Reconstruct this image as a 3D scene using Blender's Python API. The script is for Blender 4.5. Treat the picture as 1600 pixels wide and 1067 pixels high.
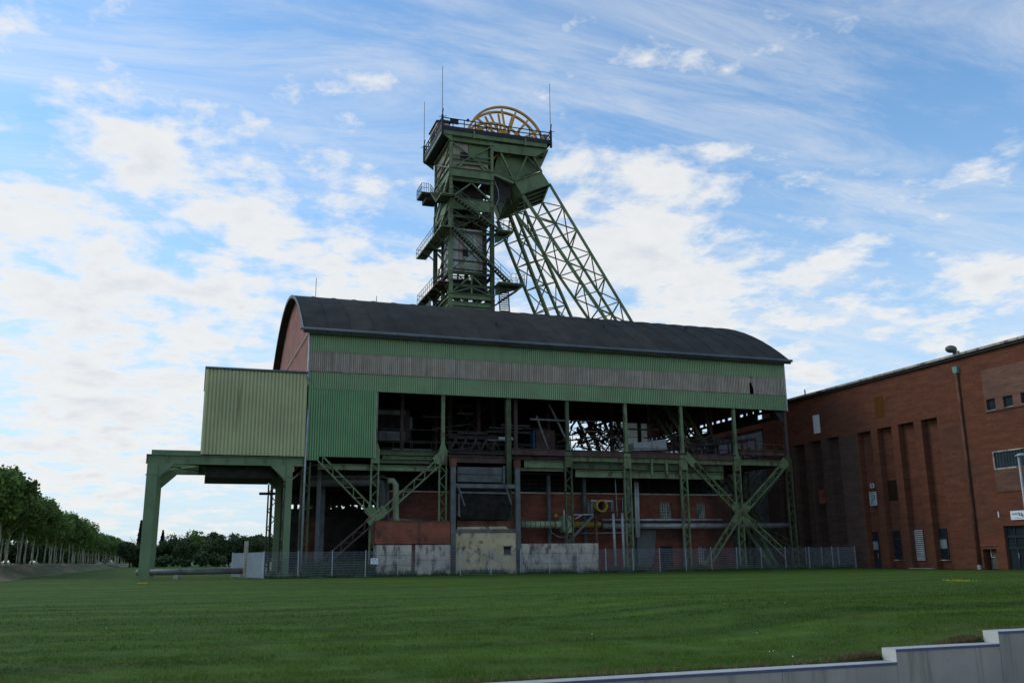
import bpy, math, random
import numpy as np
from mathutils import Vector, Matrix
random.seed(7)
for o in list(bpy.data.objects): bpy.data.objects.remove(o)
scene = bpy.context.scene
col = scene.collection
# ------------------------------------------------------------------ camera
FPX, CX, CY, ROLL, HOR = 1430., 800., 533.5, 0.0112, 868.4
_rr = math.atan(ROLL); _th = math.atan((HOR - CY) * math.cos(_rr) / FPX)
def _v(px, py): return np.array([(px - CX) / FPX, -(py - CY) / FPX, -1.0])
_up = np.array([-math.sin(_rr) * math.cos(_th), math.cos(_rr) * math.cos(_th), -math.sin(_th)])
_f = _v(300, HOR + ROLL * 500); _Y = _f - _up * _f.dot(_up); _Y /= np.linalg.norm(_Y)
_X = np.cross(_Y, _up)
RM = np.stack([_X, _Y, _up])            # camera axes -> world axes
CAM = np.array([0, 0, 1.5])
def ray(px, py): return RM @ _v(px, py)
def hit(px, py, axis, val):
    d = ray(px, py); t = (val - CAM[axis]) / d[axis]; return CAM + t * d
def SX(px, py, X): return tuple(hit(px, py, 0, X))      # point of a photo pixel on the plane x = X
def SY(px, py, Y): return tuple(hit(px, py, 1, Y))
def SZ(px, py, Z): return tuple(hit(px, py, 2, Z))
cd = bpy.data.cameras.new('camera'); cam = bpy.data.objects.new('camera', cd); col.objects.link(cam)
cd.sensor_width = 36; cd.lens = FPX / 1600 * 36; cd.clip_start = 0.1; cd.clip_end = 6000
m4 = Matrix.Identity(4)
for i in range(3):
    for j in range(3): m4[i][j] = RM[i][j]
    m4[i][3] = CAM[i]
cam.matrix_world = m4
scene.camera = cam
# ------------------------------------------------------------------ light
SUN_EL, SUN_AZ = math.radians(38), math.radians(-62)     # azimuth measured from +Y towards +X
sun = bpy.data.lights.new('sun', 'SUN'); sun.energy = 0.9; sun.angle = math.radians(22); sun.color = (1, .95, .88)
so = bpy.data.objects.new('sun', sun); col.objects.link(so)
sd = Vector((math.sin(SUN_AZ) * math.cos(SUN_EL), math.cos(SUN_AZ) * math.cos(SUN_EL), math.sin(SUN_EL)))
so.rotation_euler = (-sd).to_track_quat('-Z', 'Y').to_euler(); so.location = (-60, 60, 80)
vs = scene.view_settings; vs.view_transform = 'Standard'; vs.look = 'None'; vs.gamma = 1; vs.exposure = 0.0
vs.use_curve_mapping = False
# ------------------------------------------------------------------ sky with broken clouds
w = bpy.data.worlds.new('World'); scene.world = w; w.use_nodes = True
nt = w.node_tree; N = nt.nodes; L = nt.links; N.clear()
class G:                                   # tiny node-graph helper
    def __init__(s, tree): s.t = tree
    def n(s, typ, **kw):
        x = s.t.nodes.new(typ)
        for k, v in kw.items():
            if k == 'inp':
                for kk, vv in v.items():
                    if isinstance(vv, bpy.types.NodeSocket): s.t.links.new(vv, x.inputs[kk])
                    else: x.inputs[kk].default_value = vv
            else: setattr(x, k, v)
        return x
    def m(s, op, a, b=0.0, c=0.0, clamp=False):
        x = s.n('ShaderNodeMath', operation=op, use_clamp=clamp)
        for i, v in enumerate((a, b, c)):
            if isinstance(v, bpy.types.NodeSocket): s.t.links.new(v, x.inputs[i])
            else: x.inputs[i].default_value = v
        return x.outputs[0]
    def mix(s, fac, a, b, blend='MIX'):
        x = s.n('ShaderNodeMix', data_type='RGBA', blend_type=blend)
        for k, v in ((0, fac), (6, a), (7, b)):
            if isinstance(v, bpy.types.NodeSocket): s.t.links.new(v, x.inputs[k])
            else: x.inputs[k].default_value = v if k == 0 else (*v[:3], 1)
        return x.outputs[2]
    def ss(s, v, lo, hi, a=0.0, b=1.0):
        x = s.n('ShaderNodeMapRange', interpolation_type='SMOOTHSTEP')
        s.t.links.new(v, x.inputs[0])
        for i, q in enumerate((lo, hi, a, b)): x.inputs[i + 1].default_value = q
        return x.outputs[0]
    def noise(s, vec, scale, detail=4, rough=.55, dist=0.0):
        x = s.n('ShaderNodeTexNoise', inp={'Scale': scale, 'Detail': detail, 'Roughness': rough, 'Distortion': dist})
        if vec is not None: s.t.links.new(vec, x.inputs['Vector'])
        return x.outputs[0]
g = G(nt)
sky = g.n('ShaderNodeTexSky', sky_type='NISHITA', sun_disc=False, sun_elevation=SUN_EL, sun_rotation=SUN_AZ,
          altitude=60, air_density=1.0, dust_density=.6, ozone_density=2.0)
tc = g.n('ShaderNodeTexCoord'); D = tc.outputs['Generated']
sp = g.n('ShaderNodeSeparateXYZ', inp={0: D})
zz = g.m('ADD', g.m('MAXIMUM', sp.outputs[2], 0.0), 0.16)
pl = g.n('ShaderNodeCombineXYZ', inp={0: g.m('DIVIDE', sp.outputs[0], zz), 1: g.m('DIVIDE', sp.outputs[1], zz), 2: 0.0}).outputs[0]
big = g.noise(pl, 1.15, 3, .5, .2)
fine = g.noise(pl, 4.2, 12, .60, .15)
wisp_v = g.n('ShaderNodeMapping', inp={0: pl, 'Scale': (1.0, 3.2, 1), 'Rotation': (0, 0, .35)}).outputs[0]
wisp = g.noise(wisp_v, 1.5, 9, .68, .6)
cov = g.m('MULTIPLY_ADD', big, .16, 0.0)
CLOUDS = [  # photo pixel of the cloud bank, sharpness, strength
    (60, 380, 60, .16), (300, 330, 90, .13), (480, 420, 80, .14), (150, 470, 60, .13), (600, 360, 150, .12), (60, 90, 60, .05), (300, 90, 90, .05),
    (60, 690, 200, .13), (200, 665, 260, .16), (180, 600, 250, .08), (1070, 295, 260, .20), (1090, 430, 120, .22), (1250, 440, 160, .12), (1480, 430, 200, .14), (940, 350, 150, .09), (960, 460, 150, .12),
    (1560, 470, 140, .12), (1330, 480, 160, .05), (1000, 220, 200, .05), (620, 250, 300, .07), (720, 430, 120, .10),
    (520, 60, 70, -.10), (1350, 330, 90, -.11), (780, 130, 90, -.07), (450, 200, 200, -.06), (1250, 120, 50, -.08), (1500, 300, 90, -.05), (130, 560, 200, -.08), (420, 330, 300, -.08), (230, 190, 150, -.09), (330, 460, 300, -.05), (30, 250, 300, -.06), (160, 20, 200, -.04), (1180, 380, 400, -.06)]
for px, py, k, a in CLOUDS:
    d = ray(px, py); d /= np.linalg.norm(d)
    dot = g.n('ShaderNodeVectorMath', operation='DOT_PRODUCT', inp={0: D, 1: tuple(d)}).outputs['Value']
    e = g.m('EXPONENT', g.m('MULTIPLY', g.m('SUBTRACT', dot, 1.0), float(k)))
    cov = g.m('MULTIPLY_ADD', e, a * .52, cov)
dens = g.m('ADD', cov, g.m('MULTIPLY', fine, .92))
dens = g.m('MULTIPLY_ADD', g.m('SUBTRACT', g.noise(pl, 11.0, 8, .6, .1), .5), .30, dens)
haze_z = g.ss(sp.outputs[2], 0.0, .22, 1.0, 0.0)
dens = g.m('MULTIPLY_ADD', haze_z, .035, dens)
cl = g.m('MULTIPLY', g.ss(dens, .545, .745), .93)
thin = g.m('MULTIPLY', g.ss(wisp, .36, .80), .60)
cl = g.m('MAXIMUM', cl, thin)
shade = g.ss(g.noise(pl, 5.5, 6, .6, .2), .30, .72)
body = g.ss(dens, .66, .92)
ccol = g.mix(g.m('MULTIPLY', shade, body), (8.9, 8.9, 8.8), (7.0, 7.3, 7.8))
skyc = g.mix(1.0, sky.outputs[0], (1.62, 2.06, 2.20), 'MULTIPLY')
skyc = g.mix(g.m('MULTIPLY', g.ss(sp.outputs[2], 0.0, .48, 1.0, 0.0), .80), skyc, (5.6, 7.0, 8.6))
final = g.mix(cl, skyc, ccol)
bg = g.n('ShaderNodeBackground', inp={'Color': final, 'Strength': 0.1})
wo = g.n('ShaderNodeOutputWorld'); L.new(bg.outputs[0], wo.inputs[0])
# ------------------------------------------------------------------ mesh helpers
WL = {}
def V(p): return np.array(p, float)
class MB:
    def __init__(s): s.v = []; s.f = []
    def add(s, vs, fs):
        o = len(s.v); s.v += [tuple(map(float, q)) for q in vs]; s.f += [tuple(i + o for i in q) for q in fs]; return s
    def box(s, x0, x1, y0, y1, z0, z1):
        return s.add([(x0,y0,z0),(x1,y0,z0),(x1,y1,z0),(x0,y1,z0),(x0,y0,z1),(x1,y0,z1),(x1,y1,z1),(x0,y1,z1)],
                     [(0,3,2,1),(4,5,6,7),(0,1,5,4),(1,2,6,5),(2,3,7,6),(3,0,4,7)])
    def bar(s, a, b, w=.1, h=None, up=(0, 0, 1)):
        a = V(a); b = V(b); h = w if h is None else h; d = b - a; n = np.linalg.norm(d)
        if n < 1e-6: return s
        d /= n; u = V(up)
        if abs(d.dot(u)) > .97: u = V((0, 1, 0)) if abs(d[1]) < .9 else V((1, 0, 0))
        r = np.cross(d, u); r /= np.linalg.norm(r); u = np.cross(r, d)
        r = r * w / 2; u = u * h / 2
        return s.add([a-r-u, a+r-u, a+r+u, a-r+u, b-r-u, b+r-u, b+r+u, b-r+u],
                     [(0,3,2,1),(4,5,6,7),(0,1,5,4),(1,2,6,5),(2,3,7,6),(3,0,4,7)])
    def ibeam(s, a, b, w, h, t=.03, up=(0, 0, 1)):
        a = V(a); b = V(b); d = b - a; d /= np.linalg.norm(d); u = V(up)
        if abs(d.dot(u)) > .97: u = V((0, 1, 0))
        r = np.cross(d, u); r /= np.linalg.norm(r); u = np.cross(r, d)
        s.bar(a + u*(h/2-t/2), b + u*(h/2-t/2), w, t, u); s.bar(a - u*(h/2-t/2), b - u*(h/2-t/2), w, t, u)
        return s.bar(a, b, t, h - 2*t, u)
    def tube(s, a, b, r, n=8, r2=None): return s.path([a, b], r, n, r2)
    def path(s, pts, r, n=8, r2=None):
        P = [V(p) for p in pts]; o = len(s.v); k = len(P); pu = None
        for i in range(k):
            d = (P[min(i+1, k-1)] - P[max(i-1, 0)]); d /= np.linalg.norm(d)
            u = pu if pu is not None else (V((0, 0, 1)) if abs(d[2]) < .9 else V((1, 0, 0)))
            x = np.cross(d, u); x /= np.linalg.norm(x); u = np.cross(x, d); pu = u
            rr = r if r2 is None else r + (r2 - r) * i / (k - 1)
            for j in range(n):
                t = 2 * math.pi * j / n; s.v.append(tuple(P[i] + rr * (math.cos(t) * x + math.sin(t) * u)))
        for i in range(k - 1):
            for j in range(n):
                q = (j + 1) % n; s.f.append((o+i*n+j, o+i*n+q, o+(i+1)*n+q, o+(i+1)*n+j))
        s.f.append(tuple(o + j for j in reversed(range(n)))); s.f.append(tuple(o + (k-1)*n + j for j in range(n)))
        return s
    def prism(s, pts, ext):
        n = len(pts); e = V(ext); P = [V(p) for p in pts]
        return s.add(P + [p + e for p in P], [tuple(reversed(range(n))), tuple(range(n, 2*n))] + [(i, (i+1) % n, n+(i+1) % n, n+i) for i in range(n)])
    def ball(s, c, r, nu=10, nv=6, sc=(1, 1, 1)):
        o = len(s.v); s.v.append((c[0], c[1], c[2] - r*sc[2]))
        for i in range(1, nv):
            a = -math.pi/2 + math.pi * i / nv
            for j in range(nu):
                t = 2*math.pi*j/nu; s.v.append((c[0]+r*sc[0]*math.cos(a)*math.cos(t), c[1]+r*sc[1]*math.cos(a)*math.sin(t), c[2]+r*sc[2]*math.sin(a)))
        s.v.append((c[0], c[1], c[2] + r*sc[2])); top = len(s.v) - 1
        for j in range(nu):
            q = (j+1) % nu
            s.f.append((o, o+1+q, o+1+j)); s.f.append((top, o+1+(nv-2)*nu+j, o+1+(nv-2)*nu+q))
            for i in range(nv-2): s.f.append((o+1+i*nu+j, o+1+i*nu+q, o+1+(i+1)*nu+q, o+1+(i+1)*nu+j))
        return s
    def ring(s, c, R, w, d, n=48, a0=0, a1=2*math.pi, ax='y'):     # flat rim of width w (radial), depth d along y
        o = len(s.v); closed = a1 - a0 > 6.28; k = n if closed else n + 1
        for i in range(k):
            t = a0 + (a1 - a0) * i / n
            for rr, dy in ((R-w/2, -d/2), (R+w/2, -d/2), (R+w/2, d/2), (R-w/2, d/2)):
                s.v.append((c[0]+rr*math.cos(t), c[1]+dy, c[2]+rr*math.sin(t)))
        for i in range(n):
            q = (i+1) % k
            for j in range(4): jj = (j+1) % 4; s.f.append((o+i*4+j, o+i*4+jj, o+q*4+jj, o+q*4+j))
        return s
    def corr(s, o, u, width, z0, z1, pitch=.19, depth=.12, ztop=None, nrm=None):
        # corrugated sheet standing on z0..z1 (or a z1 function), running along horizontal unit vector u from o
        o = V((o[0], o[1], 0)); u = V(u); nn = V(nrm) if nrm is not None else V((u[1], -u[0], 0))
        pitch = width/max(1, round(width/pitch)); prof = []; x = 0.0
        while x < width - 1e-6:
            for fx, fd in ((0, 0), (.10, 1), (.66, 1), (.76, 0)):
                if x + fx*pitch < width: prof.append((x + fx*pitch, fd*depth))
            x += pitch
        prof.append((width, 0))
        zt = ztop if ztop else (lambda q: z1); vs = []; fs = []
        for i, (a, dd) in enumerate(prof):
            p = o + u*a + nn*dd
            vs += [(p[0], p[1], z0), (p[0], p[1], zt(a))]
            if i: fs.append((2*i-2, 2*i, 2*i+1, 2*i-1))
        return s.add(vs, fs)
    def mesh(s, name, mat, smooth=False):
        me = bpy.data.meshes.new(name); me.from_pydata(s.v, [], s.f); me.materials.append(mat)
        if smooth: me.polygons.foreach_set('use_smooth', [True] * len(me.polygons))
        me.update(); return me
    def build(s, name, mat, parent=None, smooth=False):
        a = np.array(s.v); lo = a.min(0); hi = a.max(0); c = np.array([(lo[0]+hi[0])/2, (lo[1]+hi[1])/2, lo[2]])
        s.v = [tuple(q) for q in (a - c)]
        return link(s.mesh(name, mat, smooth), name, c, parent)
def link(me, name, c, parent=None, rz=0, scale=None):
    ob = bpy.data.objects.new(name, me); col.objects.link(ob); c = V(c)
    if parent is not None: ob.parent = parent; ob.location = c - WL[parent.name]
    else: ob.location = c
    if rz: ob.rotation_euler = (0, 0, rz)
    if scale is not None: ob.scale = scale
    WL[ob.name] = c
    return ob
def thing(name, label, cat, loc=(0, 0, 0), group=None):
    o = bpy.data.objects.new(name, None); col.objects.link(o); o.location = loc; WL[o.name] = V(loc); o.empty_display_size = .5
    o['label'] = label; o['category'] = cat
    if group: o['group'] = group
    return o
def tag(o, label, cat, group=None):
    o['label'] = label; o['category'] = cat
    if group: o['group'] = group
    return o
def kind(o, k): o['kind'] = k; return o
# ------------------------------------------------------------------ materials
def mk(name, c, var=.18, scale=1.2, rough=.75, metal=0.0, stain=None, amt=.5, sscale=(1.2, 1.2, .25), sth=(.5, .7), bump=.0, bscale=20, spec=.3, c2=None, island=0.0):
    m = bpy.data.materials.new(name); m.use_nodes = True; t = m.node_tree; t.nodes.clear(); g = G(t)
    pos = g.n('ShaderNodeNewGeometry')
    P = pos.outputs['Position']
    n1 = g.noise(P, scale, 6, .6)
    base = g.mix(g.ss(n1, .3, .7), tuple(x * (1 - var) for x in c), tuple(min(1, x * (1 + var)) for x in (c2 or c)))
    if stain:
        mp = g.n('ShaderNodeMapping', inp={0: P, 'Scale': sscale}).outputs[0]
        n2 = g.noise(mp, 1.0, 8, .65, .3)
        base = g.mix(g.m('MULTIPLY', g.ss(n2, *sth), amt), base, stain)
    if island:
        r = g.m('MULTIPLY_ADD', pos.outputs['Random Per Island'], 2 * island, 1 - island)
        base = g.mix(1.0, base, g.n('ShaderNodeCombineXYZ', inp={0: r, 1: r, 2: r}).outputs[0], 'MULTIPLY')
    b = g.n('ShaderNodeBsdfPrincipled', inp={'Base Color': base, 'Roughness': rough, 'Metallic': metal, 'Specular IOR Level': spec})
    if bump:
        bn = g.n('ShaderNodeBump', inp={'Strength': bump, 'Distance': .02, 'Height': g.noise(P, bscale, 6, .6)}); t.links.new(bn.outputs[0], b.inputs['Normal'])
    o = g.n('ShaderNodeOutputMaterial'); t.links.new(b.outputs[0], o.inputs[0])
    return m
def mk_brick(name, c1, c2, mortar, dark=(.07, .045, .035), damt=.42, dth=(.45, .72)):
    m = bpy.data.materials.new(name); m.use_nodes = True; t = m.node_tree; t.nodes.clear(); g = G(t)
    P = g.n('ShaderNodeNewGeometry').outputs['Position']; s = g.n('ShaderNodeSeparateXYZ', inp={0: P})
    uv = g.n('ShaderNodeCombineXYZ', inp={0: g.m('ADD', s.outputs[0], s.outputs[1]), 1: s.outputs[2], 2: 0.0}).outputs[0]
    br = g.n('ShaderNodeTexBrick', inp={'Vector': uv, 'Color1': (*c1, 1), 'Color2': (*c2, 1), 'Mortar': (*mortar, 1), 'Scale': 1.0,
             'Mortar Size': .010, 'Brick Width': .25, 'Row Height': .083, 'Bias': 0.0})
    base = g.mix(g.ss(g.noise(P, .22, 6, .6), *dth), br.outputs[0], dark)
    base = g.mix(damt, br.outputs[0], base)
    mp = g.n('ShaderNodeMapping', inp={0: P, 'Scale': (.5, .5, 2.5)}).outputs[0]
    sh = g.ss(g.noise(mp, 1.0, 6, .65), .2, .8, .72, 1.25)
    base = g.mix(1.0, base, g.n('ShaderNodeCombineXYZ', inp={0: sh, 1: sh, 2: sh}).outputs[0], 'MULTIPLY')
    b = g.n('ShaderNodeBsdfPrincipled', inp={'Base Color': base, 'Roughness': .9, 'Specular IOR Level': .15})
    bn = g.n('ShaderNodeBump', inp={'Strength': .4, 'Distance': .01, 'Height': br.outputs[1]}); bn.invert = True
    t.links.new(bn.outputs[0], b.inputs['Normal'])
    o = g.n('ShaderNodeOutputMaterial'); t.links.new(b.outputs[0], o.inputs[0]); return m
def mk_glass(name, c, rough=.12):
    m = mk(name, c, var=.3, scale=.8, rough=rough, spec=.6); return m
RUST = (.12, .045, .022)
M = {}
M['clad'] = mk('green cladding', (.235, .335, .17), .10, .35, .55, stain=(.15, .235, .135), amt=.5, sscale=(1.5, 1.5, .12))
M['clad_b'] = mk('green cladding deep', (.18, .32, .145), .10, .35, .55, stain=(.13, .25, .13), amt=.5, sscale=(1.5, 1.5, .12))
M['clad_y'] = mk('yellow green cladding', (.43, .42, .22), .10, .4, .6, stain=(.13, .09, .035), amt=.75, sscale=(1.3, 1.3, .10), sth=(.56, .76))
M['grey_sheet'] = mk('grey fibre sheet', (.45, .37, .29), .12, .9, .85, spec=.15, stain=(.22, .16, .11), amt=.42, sscale=(5, 5, .10), sth=(.42, .66))
M['grey_sheet2'] = mk('grey fibre sheet dark', (.41, .335, .26), .12, .9, .85, spec=.15, stain=(.20, .15, .10), amt=.42, sscale=(5, 5, .10), sth=(.42, .66))
M['grey_sheet3'] = mk('grey fibre sheet pale', (.44, .37, .30), .15, .9, .85, spec=.15, stain=(.18, .13, .09), amt=.7, sscale=(5, 5, .10), sth=(.42, .66))
M['gable'] = mk('red brown gable sheet', (.34, .15, .11), .2, .6, .8, stain=(.40, .25, .20), amt=.5, sscale=(3, 3, .12))
M['roof'] = mk('bitumen roof', (.042, .041, .036), .2, .5, .95, spec=.1, stain=(.055, .051, .043), amt=.3, sscale=(.4, 1.2, 1.2), sth=(.5, .75), bump=.3, bscale=6)
M['gutter'] = mk('dark gutter', (.10, .115, .12), .2, 1, .6)
M['zinc'] = mk('zinc pipe', (.33, .34, .33), .2, 2, .45, .2)
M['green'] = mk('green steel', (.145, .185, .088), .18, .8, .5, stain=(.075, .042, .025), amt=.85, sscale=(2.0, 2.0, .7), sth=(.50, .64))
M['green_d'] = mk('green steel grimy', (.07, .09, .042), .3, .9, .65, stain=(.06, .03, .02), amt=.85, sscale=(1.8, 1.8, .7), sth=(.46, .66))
M['green_gantry'] = mk('green gantry steel', (.145, .195, .098), .15, .6, .5, stain=(.09, .18, .09), amt=.6, sscale=(1.5, 1.5, .3))
M['green_head'] = mk('green headframe steel', (.128, .168, .072), .18, .5, .5, stain=(.05, .06, .032), amt=.7, sscale=(1.1, 1.1, .5), sth=(.46, .72))
M['green_duct'] = mk('pale green duct', (.27, .31, .19), .15, 1, .5, stain=(.12, .12, .08), amt=.5)
M['fascia'] = mk('brown fascia steel', (.085, .050, .040), .3, 1.2, .85, stain=(.04, .028, .022), amt=.7)
M['black_brown'] = mk('black brown grating', (.020, .017, .014), .4, 2, .9, spec=.1)  # even black brown for the hopper plates and cabin panes
M['panel_brown'] = mk('brown panel', (.125, .048, .012), .1, 1, .95, spec=.05)
M['panel_dark'] = mk('dark brown panel', (.030, .018, .010), .2, 1, .95, spec=.05)
M['casing'] = mk('pale casing sheet', (.52, .52, .48), .2, .9, .7, stain=(.22, .20, .17), amt=.6, sscale=(2.2, 2.2, .15))
M['rust'] = mk('rusty steel', (.13, .055, .034), .35, 1.2, .85, stain=(.05, .028, .02), amt=.7, bump=.2)
M['rust_tank'] = mk('red rusted tank', (.24, .072, .040), .25, .9, .8, stain=(.045, .03, .025), amt=.8, sscale=(.9, .9, .7), sth=(.5, .7))
M['dark'] = mk('dark grimy steel and shade', (.035, .031, .028), .4, 1, .8, stain=(.06, .035, .025), amt=.5)  # grimy steel, also the dark sheets that stand in for shade
M['black'] = mk('black railing', (.018, .02, .022), .3, 2, .6)
M['bluegrey'] = mk('blue grey steel', (.11, .115, .112), .25, 1.2, .6, stain=(.05, .03, .02), amt=.6)
M['conc'] = mk('weathered concrete', (.45, .385, .30), .25, .7, .9, stain=(.055, .05, .043), amt=.85, sscale=(1.6, 1.6, .7), sth=(.48, .64), bump=.3, bscale=8)
M['conc_d'] = mk('dark concrete', (.14, .14, .13), .3, .7, .9, stain=(.04, .04, .035), amt=.7, bump=.3, bscale=8)
M['cream'] = mk('cream render', (.49, .385, .23), .2, .6, .9, stain=(.08, .07, .06), amt=.85, sscale=(1.7, 1.7, 1.2), sth=(.52, .64), bump=.3, bscale=6)
M['wallconc'] = mk('retaining concrete', (.33, .285, .23), .14, .9, .85, spec=.15, stain=(.19, .175, .14), amt=.7, sscale=(4.5, 4.5, .3), sth=(.50, .66), bump=.08, bscale=40)
M['coping'] = mk('pale coping', (.42, .41, .385), .08, 3, .8, bump=.1, bscale=60)
M['coping_end'] = mk('cream coping end', (.50, .49, .42), .08, 3, .8, bump=.1, bscale=60)
M['nosing'] = mk('blue grey nosing', (.075, .085, .14), .1, 3, .6)
M['pipe'] = mk('grey insulated pipe', (.30, .30, .29), .25, 1, .45, .3, stain=(.10, .08, .07), amt=.6, sscale=(.4, 1, 2))
M['pipe_d'] = mk('dark grey pipe', (.145, .142, .135), .25, 1, .5, .2)
M['white_pipe'] = mk('pale pipe', (.42, .42, .40), .2, 1.5, .6, stain=(.16, .12, .10), amt=.5)
M['yellow'] = mk('faded yellow duct', (.30, .205, .035), .25, 2, .6, stain=(.08, .06, .03), amt=.7, sscale=(2, 2, 2))
M['wheel'] = mk('ochre winding wheel', (.52, .27, .055), .12, .7, .5, stain=(.28, .13, .03), amt=.5, sscale=(1, 1, 1))
M['brick'] = mk_brick('red brick', (.185, .060, .029), (.150, .047, .024), (.105, .06, .042))
M['brick_old'] = mk_brick('sooty brick', (.30, .085, .045), (.22, .06, .035), (.12, .085, .07), dark=(.05, .035, .03), damt=.75, dth=(.42, .62))
M['brick_dark'] = mk_brick('dark engineering brick', (.115, .066, .048), (.094, .052, .038), (.078, .052, .040), dark=(.06, .045, .042))
M['brick_pale'] = mk_brick('paler brick infill', (.21, .098, .064), (.185, .082, .055), (.16, .105, .08))
M['frame'] = mk('dark window frame', (.022, .03, .035), .2, 2, .5)
M['glass'] = mk_glass('window glass', (.020, .028, .03), .08)
M['blind'] = mk('pale blind', (.22, .24, .22), .1, 2, .8)
M['gblock'] = mk_glass('glass block', (.075, .11, .11), .2)
M['galv'] = mk('galvanised fence', (.38, .41, .43), .15, 3, .5, .3)
M['sheetgate'] = mk('pale blue grey sheet gate', (.30, .325, .35), .1, 1, .5, .2, stain=(.26, .28, .30), amt=.6, sscale=(6, 6, .3))
M['white'] = mk('white board', (.75, .77, .78), .05, 2, .5)
M['ink'] = mk('dark print', (.02, .02, .025), .1, 2, .6)
M['pane_trans'] = None
M['trunk'] = mk('pale bark', (.42, .40, .29), .3, 3, .9, stain=(.10, .11, .06), amt=.6, sscale=(3, 3, 1), bump=.3, bscale=12)
M['bark'] = mk('dark bark', (.06, .05, .04), .3, 3, .9)
def mk_leaf(name, c, c2):
    m = bpy.data.materials.new(name); m.use_nodes = True; t = m.node_tree; t.nodes.clear(); g = G(t)
    geo = g.n('ShaderNodeNewGeometry'); oi = g.n('ShaderNodeObjectInfo')
    colr = g.mix(geo.outputs['Random Per Island'], c, c2)
    r = g.m('MULTIPLY_ADD', oi.outputs['Random'], .35, .82)
    colr = g.mix(1.0, colr, g.n('ShaderNodeCombineXYZ', inp={0: r, 1: r, 2: r}).outputs[0], 'MULTIPLY')
    d = g.n('ShaderNodeBsdfPrincipled', inp={'Base Color': colr, 'Roughness': .6, 'Specular IOR Level': .25})
    tr = g.n('ShaderNodeBsdfTranslucent', inp={'Color': colr}); mx = g.n('ShaderNodeMixShader', inp={0: .25})
    t.links.new(d.outputs[0], mx.inputs[1]); t.links.new(tr.outputs[0], mx.inputs[2])
    o = g.n('ShaderNodeOutputMaterial'); t.links.new(mx.outputs[0], o.inputs[0]); return m
M['leaf'] = mk_leaf('plane leaves', (.085, .145, .030), (.18, .28, .06))
M['leaf_d'] = mk_leaf('dark leaves', (.035, .058, .02), (.075, .115, .034))
M['needle'] = mk_leaf('conifer needles', (.016, .030, .020), (.030, .050, .028))
M['weed'] = mk_leaf('weeds', (.035, .065, .02), (.08, .12, .04))
def mk_trans(name, c):
    m = bpy.data.materials.new(name); m.use_nodes = True; t = m.node_tree; t.nodes.clear(); g = G(t)
    P = g.n('ShaderNodeNewGeometry').outputs['Position']
    mp = g.n('ShaderNodeMapping', inp={0: P, 'Scale': (2, 2, .3)}).outputs[0]
    cc = g.mix(g.ss(g.noise(mp, 1, 6, .6), .3, .7), c, tuple(x*.7 for x in c))
    d = g.n('ShaderNodeBsdfDiffuse', inp={'Color': cc}); tr = g.n('ShaderNodeBsdfTranslucent', inp={'Color': cc}); mx = g.n('ShaderNodeMixShader', inp={0: .75})
    t.links.new(d.outputs[0], mx.inputs[1]); t.links.new(tr.outputs[0], mx.inputs[2])
    o = g.n('ShaderNodeOutputMaterial'); t.links.new(mx.outputs[0], o.inputs[0]); return m
M['pane_trans'] = mk_trans('translucent sheet', (.80, .84, .78))
def mk_grass():
    m = bpy.data.materials.new('mown lawn'); m.use_nodes = True; t = m.node_tree; t.nodes.clear(); g = G(t)
    geo = g.n('ShaderNodeNewGeometry'); P = geo.outputs['Position']
    mp = g.n('ShaderNodeMapping', inp={0: P, 'Scale': (.05, .55, 1)}).outputs[0]
    streak = g.ss(g.noise(mp, 1.0, 6, .6, .4), .32, .68)
    mott = g.ss(g.noise(P, .8, 8, .68), .3, .72)
    f = g.ss(g.noise(P, 30, 6, .75), .2, .8)
    c = g.mix(streak, (.040, .080, .010), (.098, .168, .021))
    c = g.mix(g.m('MULTIPLY', mott, .75), c, (.040, .070, .012))
    dry = g.ss(g.noise(P, .45, 9, .75), .54, .68)
    c = g.mix(g.m('MULTIPLY', dry, .45), c, (.125, .120, .035))
    sh = g.m('MULTIPLY_ADD', f, .9, .55)
    c = g.mix(1.0, c, g.n('ShaderNodeCombineXYZ', inp={0: sh, 1: sh, 2: sh}).outputs[0], 'MULTIPLY')
    b = g.n('ShaderNodeBsdfPrincipled', inp={'Base Color': c, 'Roughness': .9, 'Specular IOR Level': .1})
    bn = g.n('ShaderNodeBump', inp={'Strength': .8, 'Distance': .05, 'Height': g.noise(P, 22, 8, .7)}); t.links.new(bn.outputs[0], b.inputs['Normal'])
    o = g.n('ShaderNodeOutputMaterial'); t.links.new(b.outputs[0], o.inputs[0]); return m
M['lawn'] = mk_grass()
M['ground'] = mk('rough grass', (.055, .085, .028), .3, .15, .95, stain=(.09, .085, .045), amt=.5, sscale=(.3, .3, 1))
M['bank'] = mk('dry earth bank', (.18, .14, .08), .3, 1.2, .95, stain=(.055, .085, .028), amt=.8, sscale=(.5, .18, 1), sth=(.38, .58), bump=.5, bscale=3)
M['yard'] = mk('dark yard dirt', (.075, .072, .055), .35, .6, .95, stain=(.045, .065, .025), amt=.7, sscale=(.7, .7, 1), bump=.4, bscale=6)
M['paving'] = mk('grey paving', (.24, .24, .23), .12, 2, .9)
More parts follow.
